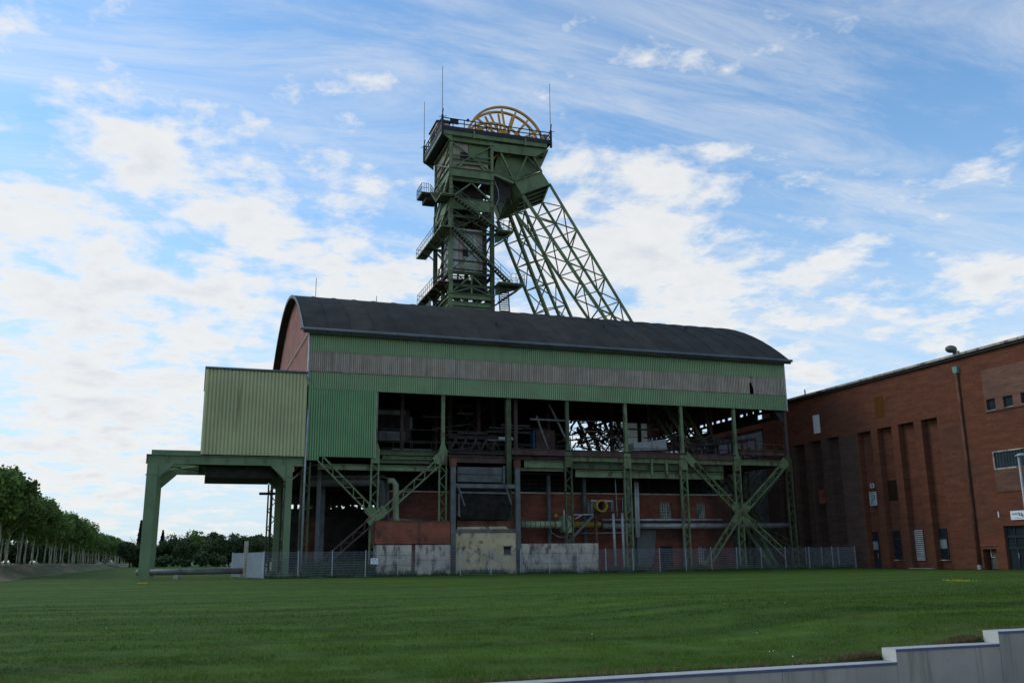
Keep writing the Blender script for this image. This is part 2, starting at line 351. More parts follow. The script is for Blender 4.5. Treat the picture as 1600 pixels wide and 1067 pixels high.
# ================================================================== setting
def lawn_z(X, Y):
    s = np.clip((X - 8.3) / 5.5, 0, 1); s = s*s*(3-2*s); t = np.clip((Y - 11.4) / 26, 0, 1); t = t*t*(3-2*t)
    und = .035*np.sin(X*.31+1)*np.sin(Y*.17) * np.clip((Y-14)/10, 0, 1)
    return .36 * s * (1 - t) + und
def sheet(name, xs, ys, zf, mat, smooth=True):
    mb = MB(); nx, ny = len(xs), len(ys)
    for y in ys:
        for x in xs: mb.v.append((x, y, float(zf(x, y))))
    for j in range(ny-1):
        for i in range(nx-1): mb.f.append((j*nx+i, j*nx+i+1, (j+1)*nx+i+1, (j+1)*nx+i))
    return kind(mb.build(name, mat, None, smooth), 'structure')
mb = MB(); mb.add([(-2500, 11.3, -.05), (2500, 11.3, -.05), (2500, 3500, -.05), (-2500, 3500, -.05)], [(0, 1, 2, 3)]); kind(mb.build('ground', M['ground']), 'structure')
mb = MB(); mb.add([(-400, -400, -.42), (400, -400, -.42), (400, 11.3, -.42), (-400, 11.3, -.42)], [(0, 1, 2, 3)]); kind(mb.build('path', M['paving']), 'structure')
sheet('lawn', np.concatenate([np.linspace(-120, -12, 12), np.linspace(-10, 61.9, 100)]), np.concatenate([np.linspace(11.29, 40, 60), np.linspace(41, 75, 30)]), lawn_z, M['lawn'])
sheet('far_lawn', np.linspace(-120, 5, 20), np.linspace(75, 300, 40), lambda x, y: .004 + .02*math.sin(x*.3)*math.sin(y*.2), M['lawn'])
sheet('yard', np.linspace(5, 61.9, 40), np.linspace(75, 125, 40), lambda x, y: .006 + .06*max(0, math.sin(x*1.3+y)*math.sin(y*.9-x*.4)), M['yard'])
def bank_z(x, y):
    h = 1.15 if y < 150 else max(.35, 1.15 - (y-150)/150*.8)
    if y < 60: h *= max(0, (y-30)/30)
    t = min(1, max(0, (-14.2 + .35*math.sin(y*.23) - x) / 3.2)); t = t*t*(3-2*t)
    return -.04 + h * t + .10*math.sin(y*.9+x*2)*math.sin(y*.37)*t
sheet('embankment', np.concatenate([np.linspace(-120, -22, 12), np.linspace(-20, -13.6, 22)]), np.concatenate([np.linspace(28, 60, 16), np.linspace(62, 330, 110)]), bank_z, M['bank'])
# ================================================================== retaining wall
def retaining():
    yf = 11.02; t = thing('retaining_wall', 'stepped grey concrete retaining wall with pale coping at the lawn edge', 'wall', (8, 11.1, -.42))
    x1 = SY(1402, 1034, yf)[0]; x2 = SY(1562, 1004, yf)[0]
    z0 = SY(1402, 1034, yf)[2]; z1 = SY(1401, 1013.7, yf)[2]; z2 = SY(1561, 986, yf)[2]
    xa = SY(1222.5, 1045, yf)[0]; xb = SY(1020, 1056.5, yf)[0]
    L = xa - xb; runs = []
    x = x1
    runs.append((xa, x1, z0))
    for k in range(9): runs.append((xa-L*(k+1), xa-L*k, z0))
    runs += [(x1, x2, z1), (x2, x2+(x2-x1), z2), (x2+(x2-x1), x2+2*(x2-x1), z2+(z2-z1)), (x2+2*(x2-x1), x2+3*(x2-x1), z2+2*(z2-z1))]
    for a, b, z in runs:
        MB().box(a+.003, b-.003, yf+.012, yf+.29, -.42, z-.035).build('wall_block', M['wallconc'], t)
        c = MB().box(a+.002, b-.002, yf+.022, yf+.29, z-.034, z).build('coping', M['coping'], t)
        MB().box(a+.002, b-.002, yf, yf+.021, z-.036, z-.003).build('nosing', M['nosing'], c)
    for a, z, zl in ((x1, z1, z0), (x2, z2, z1)):
        MB().box(a-.004, a+.002, yf+.004, yf+.288, zl+.002, z-.003).build('end_face', M['coping_end'], t)
    return x1, x2, z0, z1, z2
RX1, RX2, RZ0, RZ1, RZ2 = retaining()
# ================================================================== shaft hall
HX0, HX1, HY, HB = 8.42, 55.55, 77.4, 115.0
COLX = [14.19, 20.12, 26.2, 31.9, 37.8, 43.72, 49.58, 55.47]
def arch(y): return 20.5 + 7.2 * (1 - ((y - 96) / 19) ** 2)
hall = thing('shaft_hall', 'long green corrugated shaft hall with arched dark roof on open steel frame', 'hall', (32, 96, 0))
# roof
RW = (56.15 - 7.75) / 24
def roof_sheet():
    mb = MB(); n = 28; ys = np.linspace(76.75, 115.25, n+1)
    top = []; bot = []
    for x, e in ((-RW/2+.003, 0), (RW/2-.10, 0), (RW/2-.095, .06), (RW/2-.003, .06)):
        o = len(mb.v)
        for y in ys: mb.v.append((x, y-96, arch(y)-20.5+e))
        top.append(o)
    for x in (-RW/2+.003, RW/2-.003):
        o = len(mb.v)
        for y in ys: mb.v.append((x, y-96, arch(y)-20.5-.24))
        bot.append(o)
    for a, b in zip(top, top[1:]):
        for i in range(n): mb.f.append((a+i, b+i, b+i+1, a+i+1))
    for i in range(n):
        mb.f.append((bot[0]+i, bot[0]+i+1, bot[1]+i+1, bot[1]+i))
        mb.f.append((top[0]+i, top[0]+i+1, bot[0]+i+1, bot[0]+i)); mb.f.append((top[3]+i, bot[1]+i, bot[1]+i+1, top[3]+i+1))
    mb.f.append((top[0], bot[0], bot[1], top[1])); mb.f.append((top[0]+n, top[1]+n, bot[1]+n, bot[0]+n))
    return mb.mesh('roof_sheet', M['roof'])
rs = roof_sheet()
M['roof2'] = mk('bitumen roof patch', (.048, .046, .040), .2, .7, .95, spec=.1, stain=(.065, .058, .048), amt=.35, sscale=(.4, 1.2, 1.2), bump=.3, bscale=6)
rs2 = rs.copy(); rs2.materials.clear(); rs2.materials.append(M['roof2'])
for k in range(24): link(rs2 if k in (2, 7, 11, 12, 16, 20) else rs, 'roof_sheet', (7.75 + RW*(k+.5), 96, 20.5), hall)
MB().tube((7.45, 76.72, 20.42), (56.3, 76.72, 20.42), .14, 8).build('gutter', M['gutter'], hall, True)
# roof end rims
for x in (7.72, 56.18):
    mb = MB(); ys = np.linspace(76.8, 115.2, 25)
    for a, b in zip(ys, ys[1:]): mb.bar((x, a, arch(a)-.11), (x, b, arch(b)-.11), .05, .30)
    mb.build('roof_rim', M['gutter'] if x < 20 else M['dark'], hall)
# small roof vents and rods
for px, py, h in ((493, 468, 2.2), (588, 478, .8)):
    p = SY(px, py, 92.0); MB().tube((p[0], 92, arch(92)), (p[0], 92, arch(92)+h), .035, 6).build('lightning_rod', M['pipe_d'], hall)
for x, y in ((26.0, 80.5), (48.5, 84.0), (38, 82.2)):
    MB().box(x-.12, x+.12, y-.12, y+.12, arch(y)-.1, arch(y)+.28).build('roof_vent', M['dark'], hall)
# front cladding
def csheets(name, mats, x0, x1, z0, z1, w, y, pick=None):
    n = max(1, round((x1-x0)/w)); ww = (x1-x0)/n
    for k in range(n):
        o = MB().corr((x0+ww*k, y), (1, 0, 0), ww-.004, z0, z1).build(name, mats[(k*7+k*k*3) % len(mats)] if pick is None else mats[pick(k)], hall)
csheets('cladding_sheet', [M['clad']], HX0, HX1+.1, 18.64, 20.46, 5.9, HY)
rnd = random.Random(3)
gm = [M['grey_sheet'], M['grey_sheet2'], M['grey_sheet3'], M['grey_sheet']]
HOLE = SY(1174, 605, HY)[0]
n = 54; ww = (HX1+.1-HX0)/n
for k in range(n):
    a = HX0+ww*k
    q = rnd.choice(gm[:2] + gm)
    if a < HOLE < a+ww:
        MB().corr((a, HY+.01), (1, 0, 0), HOLE-.22-a, 16.87, 18.63).build('grey_sheet', q, hall)
        MB().corr((HOLE+.2, HY+.01), (1, 0, 0), a+ww-HOLE-.2, 16.87, 18.63).build('grey_sheet', q, hall)
        MB().prism([(HOLE-.22, HY+.03, 18.1), (HOLE-.04, HY+.03, 18.05), (HOLE-.04, HY+.03, 18.63), (HOLE-.22, HY+.03, 18.63)], (0, .02, 0)).build('broken_edge', q, hall)
        MB().prism([(HOLE+.03, HY+.03, 18.63), (HOLE+.12, HY+.03, 17.7), (HOLE+.2, HY+.03, 17.6), (HOLE+.2, HY+.03, 18.63)], (0, .02, 0)).build('broken_edge', q, hall)
    else: MB().corr((a, HY+.01), (1, 0, 0), ww, 16.87 - rnd.random()*.05, 18.63).build('grey_sheet', q, hall)
csheets('cladding_sheet', [M['clad']], HX0, HX1+.1, 15.40, 16.90, 5.9, HY)
csheets('cladding_sheet', [M['clad_b']], HX0, 9.45, 9.40, 15.385, 1.1, HY-.02)
csheets('cladding_sheet', [M['clad_b']], 9.455, 14.1, 9.72, 15.385, 4.7, HY-.02)
MB().corr((HX0, HY-.015), (1, 0, 0), HX1+.1-HX0, 16.84, 16.93).build('rusty_edge', mk('rust stained edge', (.13, .085, .055), .5, 2.5), hall)
MB().box(14.10, 14.16, HY-.08, HY+.03, 9.7, 15.38).build('trim', M['white_pipe'], hall)
MB().box(HX1+.1, HX1+.22, HY-.08, HY+.12, 15.36, 20.4).build('trim', M['white_pipe'], hall)
MB().box(HX0-.04, HX0+.06, HY-.08, HY+.10, 9.4, 20.35).build('trim', M['clad'], hall)
MB().box(HX0, HX1, HY+.07, HY+.25, 15.42, 15.6).build('girt', M['dark'], hall)
# side walls (gables)
def gable(x, z0, mat, nrm, y0=HY+.12, y1=HB-.1):
    n = 12; ww = (y1-y0)/n
    for k in range(n):
        ya = y0+ww*k
        MB().corr((x, ya), (0, 1, 0), ww-.004, z0, 0, .25, .04, ztop=lambda q, ya=ya: arch(ya+q)-.26, nrm=nrm).build('gable_sheet', mat, hall)
gable(HX0+.1, 9.4, M['gable'], (-1, 0, 0))
gable(HX1-.05, 16.15, M['gable'], (1, 0, 0))
MB().bar(SX(484, 516, HX0-.05), SX(446, 580, HX0-.05), .07).build('tie_rod', M['white_pipe'], hall)
# left downpipe
MB().path([(HX0-.12, HY-.12, 20.3), (HX0-.12, HY-.14, 15.9), (HX0-.13, HY-.15, 15.6)], .10, 8).build('downpipe', M['zinc'], hall, True)
MB().path([(HX0-.02, HY-.25, 13.6), (HX0-.10, HY-.28, 9.5), (HX0-.10, HY-.28, 0)], .09, 8).build('downpipe', M['zinc'], hall, True)
# back wall with an opening high on the right, and right end beams
BY = 107.0
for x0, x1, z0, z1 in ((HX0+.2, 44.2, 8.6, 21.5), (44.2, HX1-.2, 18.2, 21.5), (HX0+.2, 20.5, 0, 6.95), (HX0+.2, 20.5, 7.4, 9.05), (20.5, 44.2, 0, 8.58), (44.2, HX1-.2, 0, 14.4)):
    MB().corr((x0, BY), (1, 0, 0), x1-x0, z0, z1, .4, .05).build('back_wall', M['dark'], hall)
for k in range(4):
    a = SY(958, 660, BY)[0] + k*1.2; MB().corr((a, BY-.02), (1, 0, 0), 1.19, 14.5, 18.15, .2, .03).build('translucent_sheet', M['pane_trans'], hall)
r2 = random.Random(11)
for k in range(95):
    x = r2.uniform(43.8, 50.4); z = r2.uniform(14.2, 17.9); a = r2.choice((.3, .9, -.9, 1.57, -.4, 1.2)); l = r2.uniform(1.0, 2.4)
    MB().bar((x, BY-.3-r2.random(), z), (x+l*math.cos(a), BY-.3-r2.random(), z+l*math.sin(a)), r2.uniform(.06, .22)).build('rack_strut', M['dark'], hall)
MB().box(HX1-.2, HX1-.0, HY+.3, HB-.3, 15.62, 15.86).build('girt', M['dark'], hall)
MB().box(HX1-.2, HX1-.0, HY+.3, HB-.3, 14.75, 15.08).build('girt', M['dark'], hall)
for k in range(30):
    y = HY+.8+k*1.22
    MB().box(HX1-.18, HX1-.04, y, y+r2.choice((.25, .3, .5, .9)), 15.86, 16.2).build('girt_post', M['dark'], hall)
for y0, y1 in ((HY+.4, 79.9), (82.2, 91.5), (93.6, 95.4), (98.8, 101), (103, HB-1)):
    MB().box(HX1-.17, HX1-.05, y0, y1, 15.08, 15.62).build('girt_panel', M['dark'], hall)
r4 = random.Random(8)
for k in range(16): x = 9+k*.72; MB().box(x, x+r4.choice((.3, .45, .6)), BY-.1, BY-.02, 6.9, 7.45).build('mullion', M['dark'], hall)
# columns
def lattice(a, b, wid, name='lattice_column', mat='green', chord=.13, lace=.05, across=(1, 0, 0), step=None, parent=hall, depth=.22, back=False):
    a = V(a); b = V(b); u = V(across) * wid/2; d = b-a; n = np.linalg.norm(d); d /= n
    up = np.cross(d, V(across)); up /= np.linalg.norm(up)
    root = MB().bar(a-u, b-u, chord, depth, up).build(name, M[mat], parent)
    MB().bar(a+u, b+u, chord, depth, up).build('chord', M[mat], root)
    mb = MB(); k = max(2, int(n/(step or wid*1.1)))
    for i in range(k):
        s = -1 if i % 2 else 1
        for off in (-depth*.42, depth*.42):
            mb.bar(a + d*n*i/k + u*s + up*off, a + d*n*(i+1)/k - u*s + up*off, lace, .02, up)
    mb.build('lacing', M[mat], root)
    return root
for i, x in enumerate([HX0+.05] + COLX):
    mat = 'green_d' if i in (0, 4, 8) else 'green'
    if i in (3,): MB().ibeam((x, HY+.35, 0), (x, HY+.35, 15.4), .45, .45, .04, (0, 1, 0)).build('column', M['green_d'], hall); continue
    lattice((x, HY+.22, 0), (x, HY+.22, 9.3), .62, mat=mat)
    if i in (0,): lattice((x, HY+.6, 0), (x, HY+.6, 9.3), .62, mat='green_d'); continue
    top = 15.42
    MB().box(x-.36, x+.36, HY+.02, HY+.40, 9.28, 10.45).build('column_plate', M[mat], hall)
    mb = MB(); mb.add([(x-.36, HY+.04, 10.45), (x+.36, HY+.04, 10.45), (x+.36, HY+.38, 10.45), (x-.36, HY+.38, 10.45), (x-.15, HY+.08, 11.1), (x+.15, HY+.08, 11.1), (x+.15, HY+.36, 11.1), (x-.15, HY+.36, 11.1)],
        [(0,1,5,4),(1,2,6,5),(2,3,7,6),(3,0,4,7),(4,5,6,7)]); mb.build('column_foot', M[mat], hall)
    MB().ibeam((x, HY+.22, 11.05), (x, HY+.22, top), .30, .30, .035, (0, 1, 0)).build('column', M[mat if i != 8 else 'fascia'], hall)
for x, y in ((17.2, 81), (25.3, 84), (27.2, 78.6), (33.3, 86), (41.2, 88), (46.5, 92), (22.6, 90), (50.8, 84), (53, 88)):
    MB().ibeam((x, y, 10.3), (x, y, arch(y)-.3), .32, .32, .04, (0, 1, 0)).build('column', M['fascia'], hall)
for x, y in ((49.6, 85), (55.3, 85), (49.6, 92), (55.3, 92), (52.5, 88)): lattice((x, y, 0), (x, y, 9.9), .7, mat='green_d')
for x in COLX:      # roof bents (inside)
    mb = MB(); ys = np.linspace(77.8, 114.5, 13)
    for a, b in zip(ys, ys[1:]): mb.bar((x, a, arch(a)-.5), (x, b, arch(b)-.5), .25, .45)
    mb.bar((x, 77.8, 18.2), (x, 114.5, 18.2), .2, .3); mb.build('roof_bent', M['dark'], hall)
# interior decks
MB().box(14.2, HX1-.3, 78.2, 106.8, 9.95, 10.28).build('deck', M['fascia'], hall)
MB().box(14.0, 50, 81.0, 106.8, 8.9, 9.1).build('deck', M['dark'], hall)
MB().box(HX0+.4, 13.9, 78.2, 106.8, 9.0, 9.2).build('deck', M['dark'], hall)  # slab added over the end bay to block light from above
MB().box(15.6, 50.6, 85.0, 85.2, 0, 8.88).build('light_block', M['dark'], hall)  # dark sheet added behind the brick wall to block light
# floor beams on the front
def beam(px0, py0, px1, pyb, mat='green', y=HY+.05, th=.35, name='floor_beam', rib=0):
    a = SY(px0, py0, y); b = SY(px0, pyb, y); x1 = SY(px1, py0, y)[0]; h = a[2]-b[2]; zc = (a[2]+b[2])/2
    o = MB().ibeam((a[0], y+th/2, zc), (x1, y+th/2, zc), th, h, .05).build(name, M[mat], hall)
    if rib:
        n = int((x1-a[0])/rib)
        for k in range(1, n): MB().box(a[0]+k*rib-.03, a[0]+k*rib+.03, y+.005, y+th*.45, zc-h/2+.05, zc+h/2-.05).build('stiffener', M[mat], o)
beam(598, 712, 686, 716.5, 'green', HY+.3); beam(590, 702, 700, 710, 'green_d', HY+.42); beam(590, 716, 690, 723, 'green_d', HY+.3); beam(497, 724, 690, 733, 'green', HY+.36)
beam(820, 719, 886, 730, 'green', HY+.2, rib=2.2); beam(813, 731, 886, 735, 'green', HY+.3)
beam(892, 711, 1229, 720, 'green', HY+.1, .3); beam(892, 721.5, 1131, 732, 'green_d', HY+.22, .4, rib=2.0); beam(900, 734, 1131, 745, 'green', HY+.15, .4, rib=0)
beam(800, 700, 1150, 710, 'fascia', HY-.02, .2, 'fascia'); beam(702, 712, 800, 722, 'fascia', HY+.35, .3, 'fascia'); beam(1150, 702, 1232, 710, 'fascia', HY+.25, .3, 'fascia')
beam(702, 702, 798, 708, 'dark', HY+.5, .3, 'fascia')
for px in (1019, 1042, 1063): p = SY(px, 712, HY); MB().box(p[0]-.1, p[0]+.1, HY+.1, HY+.3, 8.7, 10.4).build('stiffener', M['green'], hall)
# diagonal lattice braces
def brace(p0, p1, y=HY+.05, wid=.55, mat='green', name='lattice_brace'):
    a = V(SY(*p0, y)); b = V(SY(*p1, y)); d = b-a; d /= np.linalg.norm(d); ac = np.cross(d, (0, 1, 0))
    return lattice(a, b, wid, name, mat, .12, .05, ac)
brace((500, 716), (588, 806)); brace((692, 716), (592, 806)); brace((583, 812), (500, 884), mat='fascia')
brace((1076, 716), (1155, 800)); brace((1229, 722), (1162, 798)); brace((1153, 806), (1103, 886)); brace((1163, 806), (1230, 868))
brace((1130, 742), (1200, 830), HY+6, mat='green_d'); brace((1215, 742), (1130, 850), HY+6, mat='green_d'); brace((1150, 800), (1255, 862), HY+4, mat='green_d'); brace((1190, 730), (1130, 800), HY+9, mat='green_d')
def plate(c, r, y=HY-.06, w=.5, mat='green', h=None, ang=0):
    x, _, z = SY(*c, y); ca, sa = math.cos(ang), math.sin(ang); h = h or w
    pts = [(x + ca*i*w - sa*j*h, y, z + sa*i*w + ca*j*h) for i, j in ((-1, -1), (1, -1), (1, 1), (-1, 1))]
    MB().prism(pts, (0, .06, 0)).build('gusset_plate', M[mat], hall)
plate((589, 806), 0, w=.95, h=.38, ang=.75); plate((580, 800), 0, HY-.0, w=.5, h=.38, ang=-.75); plate((1159, 803), 0, w=1.15, h=.4, ang=.85); plate((1151, 795), 0, HY-.0, w=.6, h=.4, ang=-.85); plate((1166, 812), 0, HY-.0, w=.5, h=.35, ang=-.8)
plate((687, 714), 0, w=.55, h=.38, ang=.75); plate((1078, 718), 0, w=.6, h=.38, ang=-.8); plate((1224, 724), 0, w=.5, h=.38, ang=.8)
MB().prism([SY(1224, 643, HY+.2), SY(1210, 643, HY+.2), SY(1228, 668, HY+.2), SY(1228, 660, HY+.2)], (0, .2, 0)).build('knee_brace', M['dark'], hall)
# handrails of the deck
def rail(p0, p1, h=1.05, n=8, name='handrail', mat='dark', parent=hall, r=.025, mid=1):
    a = V(p0); b = V(p1); mb = MB()
    for k in range(mid+1): z = h*(k+1)/(mid+1); mb.bar(a+V((0, 0, z)), b+V((0, 0, z)), r*2)
    for i in range(n+1): p = a+(b-a)*i/n; mb.bar(p, p+V((0, 0, h)), r*2)
    return mb.build(name, M[mat], parent)
rail((14.4, HY+.45, 10.3), (55.2, HY+.45, 10.3), 2.0, 14, r=.02); rail((14.4, HY+2.2, 10.3), (49, HY+2.2, 10.3), 1.1, 20)
rail((49.8, HY+.35, 10.9), (55.2, HY+.35, 10.9), 1.1, 5, mat='rust'); rail((HX1-.3, HY+.5, 10.3), (HX1-.3, 98, 10.3), 1.1, 12, mat='rust')
for px0, py0, px1, py1 in ((858, 632, 892, 702), (838, 650, 856, 701), (1060, 650, 1092, 690), (1040, 660, 1064, 704), (1030, 700, 1062, 672), (1075, 700, 1110, 680), (1100, 640, 1118, 700)):
    MB().bar(SY(px0, py0, 80.5), SY(px1, py1, 80.5), .16).build('loose_strut', M['pipe_d'] if px0 < 1000 else M['dark'], hall)
r5 = random.Random(21)
for k in range(46):     # pipework and racking left on the open right deck
    x = r5.uniform(44.5, 54.5); y = r5.uniform(80, 97); z = r5.uniform(10.3, 12.6); a = r5.choice((0, 0, 0, 1.57, 1.57, .5, -.5, .9)); l = r5.uniform(1.2, 3.4)
    MB().bar((x, y, z), (x+l*math.cos(a), y+r5.uniform(-.5, .5), min(15, z+l*math.sin(a))), r5.uniform(.07, .2)).build('loose_strut', M['dark'] if k % 3 else M['fascia'], hall)
for k in range(60):
    x = r5.uniform(14.6, 50); y = r5.uniform(79.0, 90); z = r5.uniform(10.3, 14.5); l = r5.uniform(1.5, 5)
    MB().bar((x, y, z), (min(53, x+l), y, z+r5.choice((0, 0, 0, .6))), r5.uniform(.06, .16)).build('service_pipe', M['pipe_d'] if k % 3 == 0 else M['dark'], hall)
# brick wall of the lower storey
def lower_brick():
    t = thing('brick_infill_wall', 'sooty brick wall with pale top ledge under the hall frame', 'wall', (33, 81, 0))
    y = 81.0; x0, x1, zt = 15.4, 50.8, 7.15
    opens = [(42.77, 44.08, 4.76, 6.41), (46.8, 47.84, 4.76, 6.44), (42.6, 43.96, 0, 2.27), (46.7, 47.65, .55, 2.24)]
    xs = sorted({x0, x1} | {o[0] for o in opens} | {o[1] for o in opens})
    for a, b in zip(xs, xs[1:]):
        m = (a+b)/2; cuts = sorted([(o[2], o[3]) for o in opens if o[0]-1e-6 < m < o[1]+1e-6]); z = 0
        for lo, hi in cuts + [(zt, zt)]:
            if lo > z + .01: MB().box(a, b, y, y+.35, z, lo).build('wall', M['brick_old'], t)
            z = max(z, hi)
    MB().box(x0-.05, x1+.05, y-.08, y+.4, zt, zt+.12).build('ledge', M['white_pipe'], t)
    for i, o in enumerate(opens):
        w = MB().box(o[0]+.02, o[1]-.02, y+.16, y+.2, o[2]+.02, o[3]-.02).build('window' if i != 2 else 'door', M['gblock'] if i != 2 else M['dark'], t)
        if i == 2: continue
        mb = MB(); n = 5 if i < 2 else 4
        for k in range(n+1): x = o[0]+(o[1]-o[0])*k/n; mb.box(x-.035, x+.035, y+.10, y+.158, o[2], o[3])
        for k in range(7): z = o[2]+(o[3]-o[2])*k/6; mb.box(o[0], o[1], y+.105, y+.155, z-.025, z+.025)
        mb.build('glazing_bar', M['conc'], w)
    # grey patch of render
    MB().prism([SY(983, 828, y-.01), SY(1025, 828, y-.01), SY(1022, 880, y-.01), SY(1008, 892, y-.01), SY(990, 893, y-.01)], (0, .008, 0)).build('render_patch', M['conc_d'], t)
    # rails on top
    rail((x0, y+.3, zt+.1), (x1, y+.3, zt+.1), 1.2, 24, 'handrail', 'dark', t, .025, 2)
    for x in (31, 34.6, 40, 45.0): MB().ibeam((x, y-.6, 0), (x, y-.6, 8.8), .3, .3, .03, (0, 1, 0)).build('post', M['bluegrey'], t)
lower_brick()
# dark rear partition behind the open left bay
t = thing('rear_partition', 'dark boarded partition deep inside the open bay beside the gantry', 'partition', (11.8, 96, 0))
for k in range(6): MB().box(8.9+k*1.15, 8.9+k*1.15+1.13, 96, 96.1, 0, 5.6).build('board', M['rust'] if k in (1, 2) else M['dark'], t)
for px in (502, 495): 
    p = SY(px, 800, 79.5 if px == 495 else 82.5); o = MB().ibeam((p[0]+.1, p[1], 0), (p[0]+.1, p[1], 9.0), .34, .34, .03, (0, 1, 0)).build('support_post', M['bluegrey'])
    tag(o, 'slim grey steel post standing ' + ('just behind the hall corner beside the gantry' if px == 495 else 'deeper inside the open bay beside the gantry'), 'post')
# ================================================================== things at the foot of the hall
FY = 76.9
def px_box(mb, px0, py0, px1, py1, y0, y1):      # box whose front face covers the photo rectangle on the plane y0
    a = SY(px0, py1, y0); b = SY(px1, py0, y0); c = SY(px1, py1, y0)
    return mb.box(a[0], c[0], y0, y1, max(0, min(a[2], c[2])), b[2])
t = thing('rusty_steel_tank', 'long rust red rectangular steel tank on two concrete blocks', 'tank', (17.5, 77, 2.6))
a = SY(586, 850, FY); b = SY(704, 815, FY); zt = b[2]; xm = SY(655, 830, FY)[0]
MB().box(a[0], xm-.12, FY, FY+2.4, 2.58, zt).build('tank_panel', M['rust_tank'], t)
MB().box(xm+.12, b[0], FY, FY+2.4, 2.58, zt).build('tank_panel', M['rust_tank'], t)
MB().box(xm-.118, xm+.118, FY-.03, FY+2.41, 2.58, zt+.01).build('seam_strap', M['rust'], t)
MB().box(a[0]-.03, b[0]+.03, FY-.04, FY+2.43, zt+.012, zt+.09).build('rim', M['rust'], t)
def cblock(px0, px1, zt, label, rows, cols=2, mat='conc', y=FY+.05, dy=1.6):
    x0 = SY(px0, 880, y)[0]; x1 = SY(px1, 880, y)[0]
    t = thing('concrete_wall', label, 'wall', ((x0+x1)/2, y, 0)); r = random.Random(int(px0))
    for j in range(rows):
        for i in range(cols):
            q = r.uniform(-.012, .012)
            MB().box(x0+(x1-x0)*i/cols+.012, x0+(x1-x0)*(i+1)/cols-.012, y+q, y+dy, zt*j/rows+(.015 if j else 0), zt*(j+1)/rows-.015).build('wall_panel', M[mat], t)
    MB().box(x0+.02, x1-.02, y+.05, y+dy-.02, 0, zt-.05).build('core', M['conc_d'], t)
    return t
cblock(588, 643, 2.52, 'stained grey concrete block in small panels under the rusty tank', 3, 2)
cblock(648.5, 705, 2.52, 'grey concrete block in two tall courses under the tank beside the hopper', 2, 1)
x = SY(645.8, 880, FY)[0]; tag(MB().ibeam((x, FY+.3, 0), (x, FY+.3, 2.52), .24, .3, .04, (0, 1, 0)).build('rusty_post', M['rust']), 'short rusty steel post between the two concrete blocks under the tank', 'post')
cblock(810, 936, 2.55, 'long grey concrete panel wall below the pale green duct', 3, 4)
t = thing('cream_wall', 'peeling cream rendered wall with small barred window under the hopper', 'wall', (24, 77, 0))
x0, x1 = SY(711.5, 860, FY)[0], SY(807, 860, FY)[0]; wx0, wx1 = SY(787, 860, FY)[0], SY(799, 860, FY)[0]
for q in ((x0, wx0, 0, 3.45), (wx1, x1, 0, 3.45), (wx0, wx1, 0, 1.66), (wx0, wx1, 2.30, 3.45)): MB().box(q[0], q[1], FY, FY+.5, q[2], q[3]).build('wall', M['cream'], t)
wn = MB().box(wx0, wx1, FY+.3, FY+.34, 1.66, 2.3).build('window', M['frame'], t)
for k in range(4): MB().box(wx0+.01, wx1-.01, FY+.1, FY+.13, 1.72+k*.16, 1.75+k*.16).build('bar', M['dark'], wn)
MB().box(wx0-.1, wx1+.1, FY-.05, FY-.002, 1.58, 1.65).build('sill', M['conc_d'], wn); MB().box(wx0-.08, wx1+.1, FY-.03, FY-.002, 2.31, 2.38).build('lintel', M['conc_d'], wn)
# hopper
t = thing('coal_hopper', 'dark open steel hopper in a blue grey frame above the cream wall', 'hopper', (24, 77.3, 3.5))
xl, xr = SY(708, 780, FY)[0], SY(809, 780, FY)[0]
for x, n in ((xl, 0), (xr, 1)):
    f = MB().ibeam((x, FY+.1, 2.0), (x, FY+.1, 9.1), .42, .4, .05, (0, 1, 0)).build('post', M['bluegrey'], t)
    MB().ibeam((x, FY+.1, 0), (x, FY+.1, 2.0), .44, .42, .05, (0, 1, 0)).build('post_base', M['dark'], t)
    MB().box(x-.26, x+.26, FY-.15, FY+.35, 9.1, 9.75).build('cap', M['rust'], f)
MB().box(xl+.22, xr-.22, FY-.02, FY+.2, 3.46, 3.78).build('cross_beam', M['bluegrey'], t)
MB().box(xl+.22, xr-.22, FY-.05, FY+.2, 7.28, 7.62).build('cross_beam', M['bluegrey'], t)
z0 = SY(715, 752, FY)[2]; z1 = SY(715, 728, FY)[2]
for k in range(2): MB().prism([(SY(716, 740, FY)[0], FY+.3, z0+(z1-z0)*k/2+.02), (SY(716, 740, FY)[0], FY+.18, z0+(z1-z0)*(k+1)/2-.06), (SY(716, 740, FY)[0], FY+.42, z0+(z1-z0)*(k+1)/2)], (SY(786, 740, FY)[0]-SY(716, 740, FY)[0], 0, 0)).build('shutter_slat', M['bluegrey'], t)
MB().box(SY(787, 740, FY)[0], SY(788.5, 740, FY)[0]+.05, FY+.1, FY+.4, z0-.1, z1+.1).build('shutter_guide', M['bluegrey'], t)
def P3(px, py, dy): p = SY(px, py, FY+dy); return p
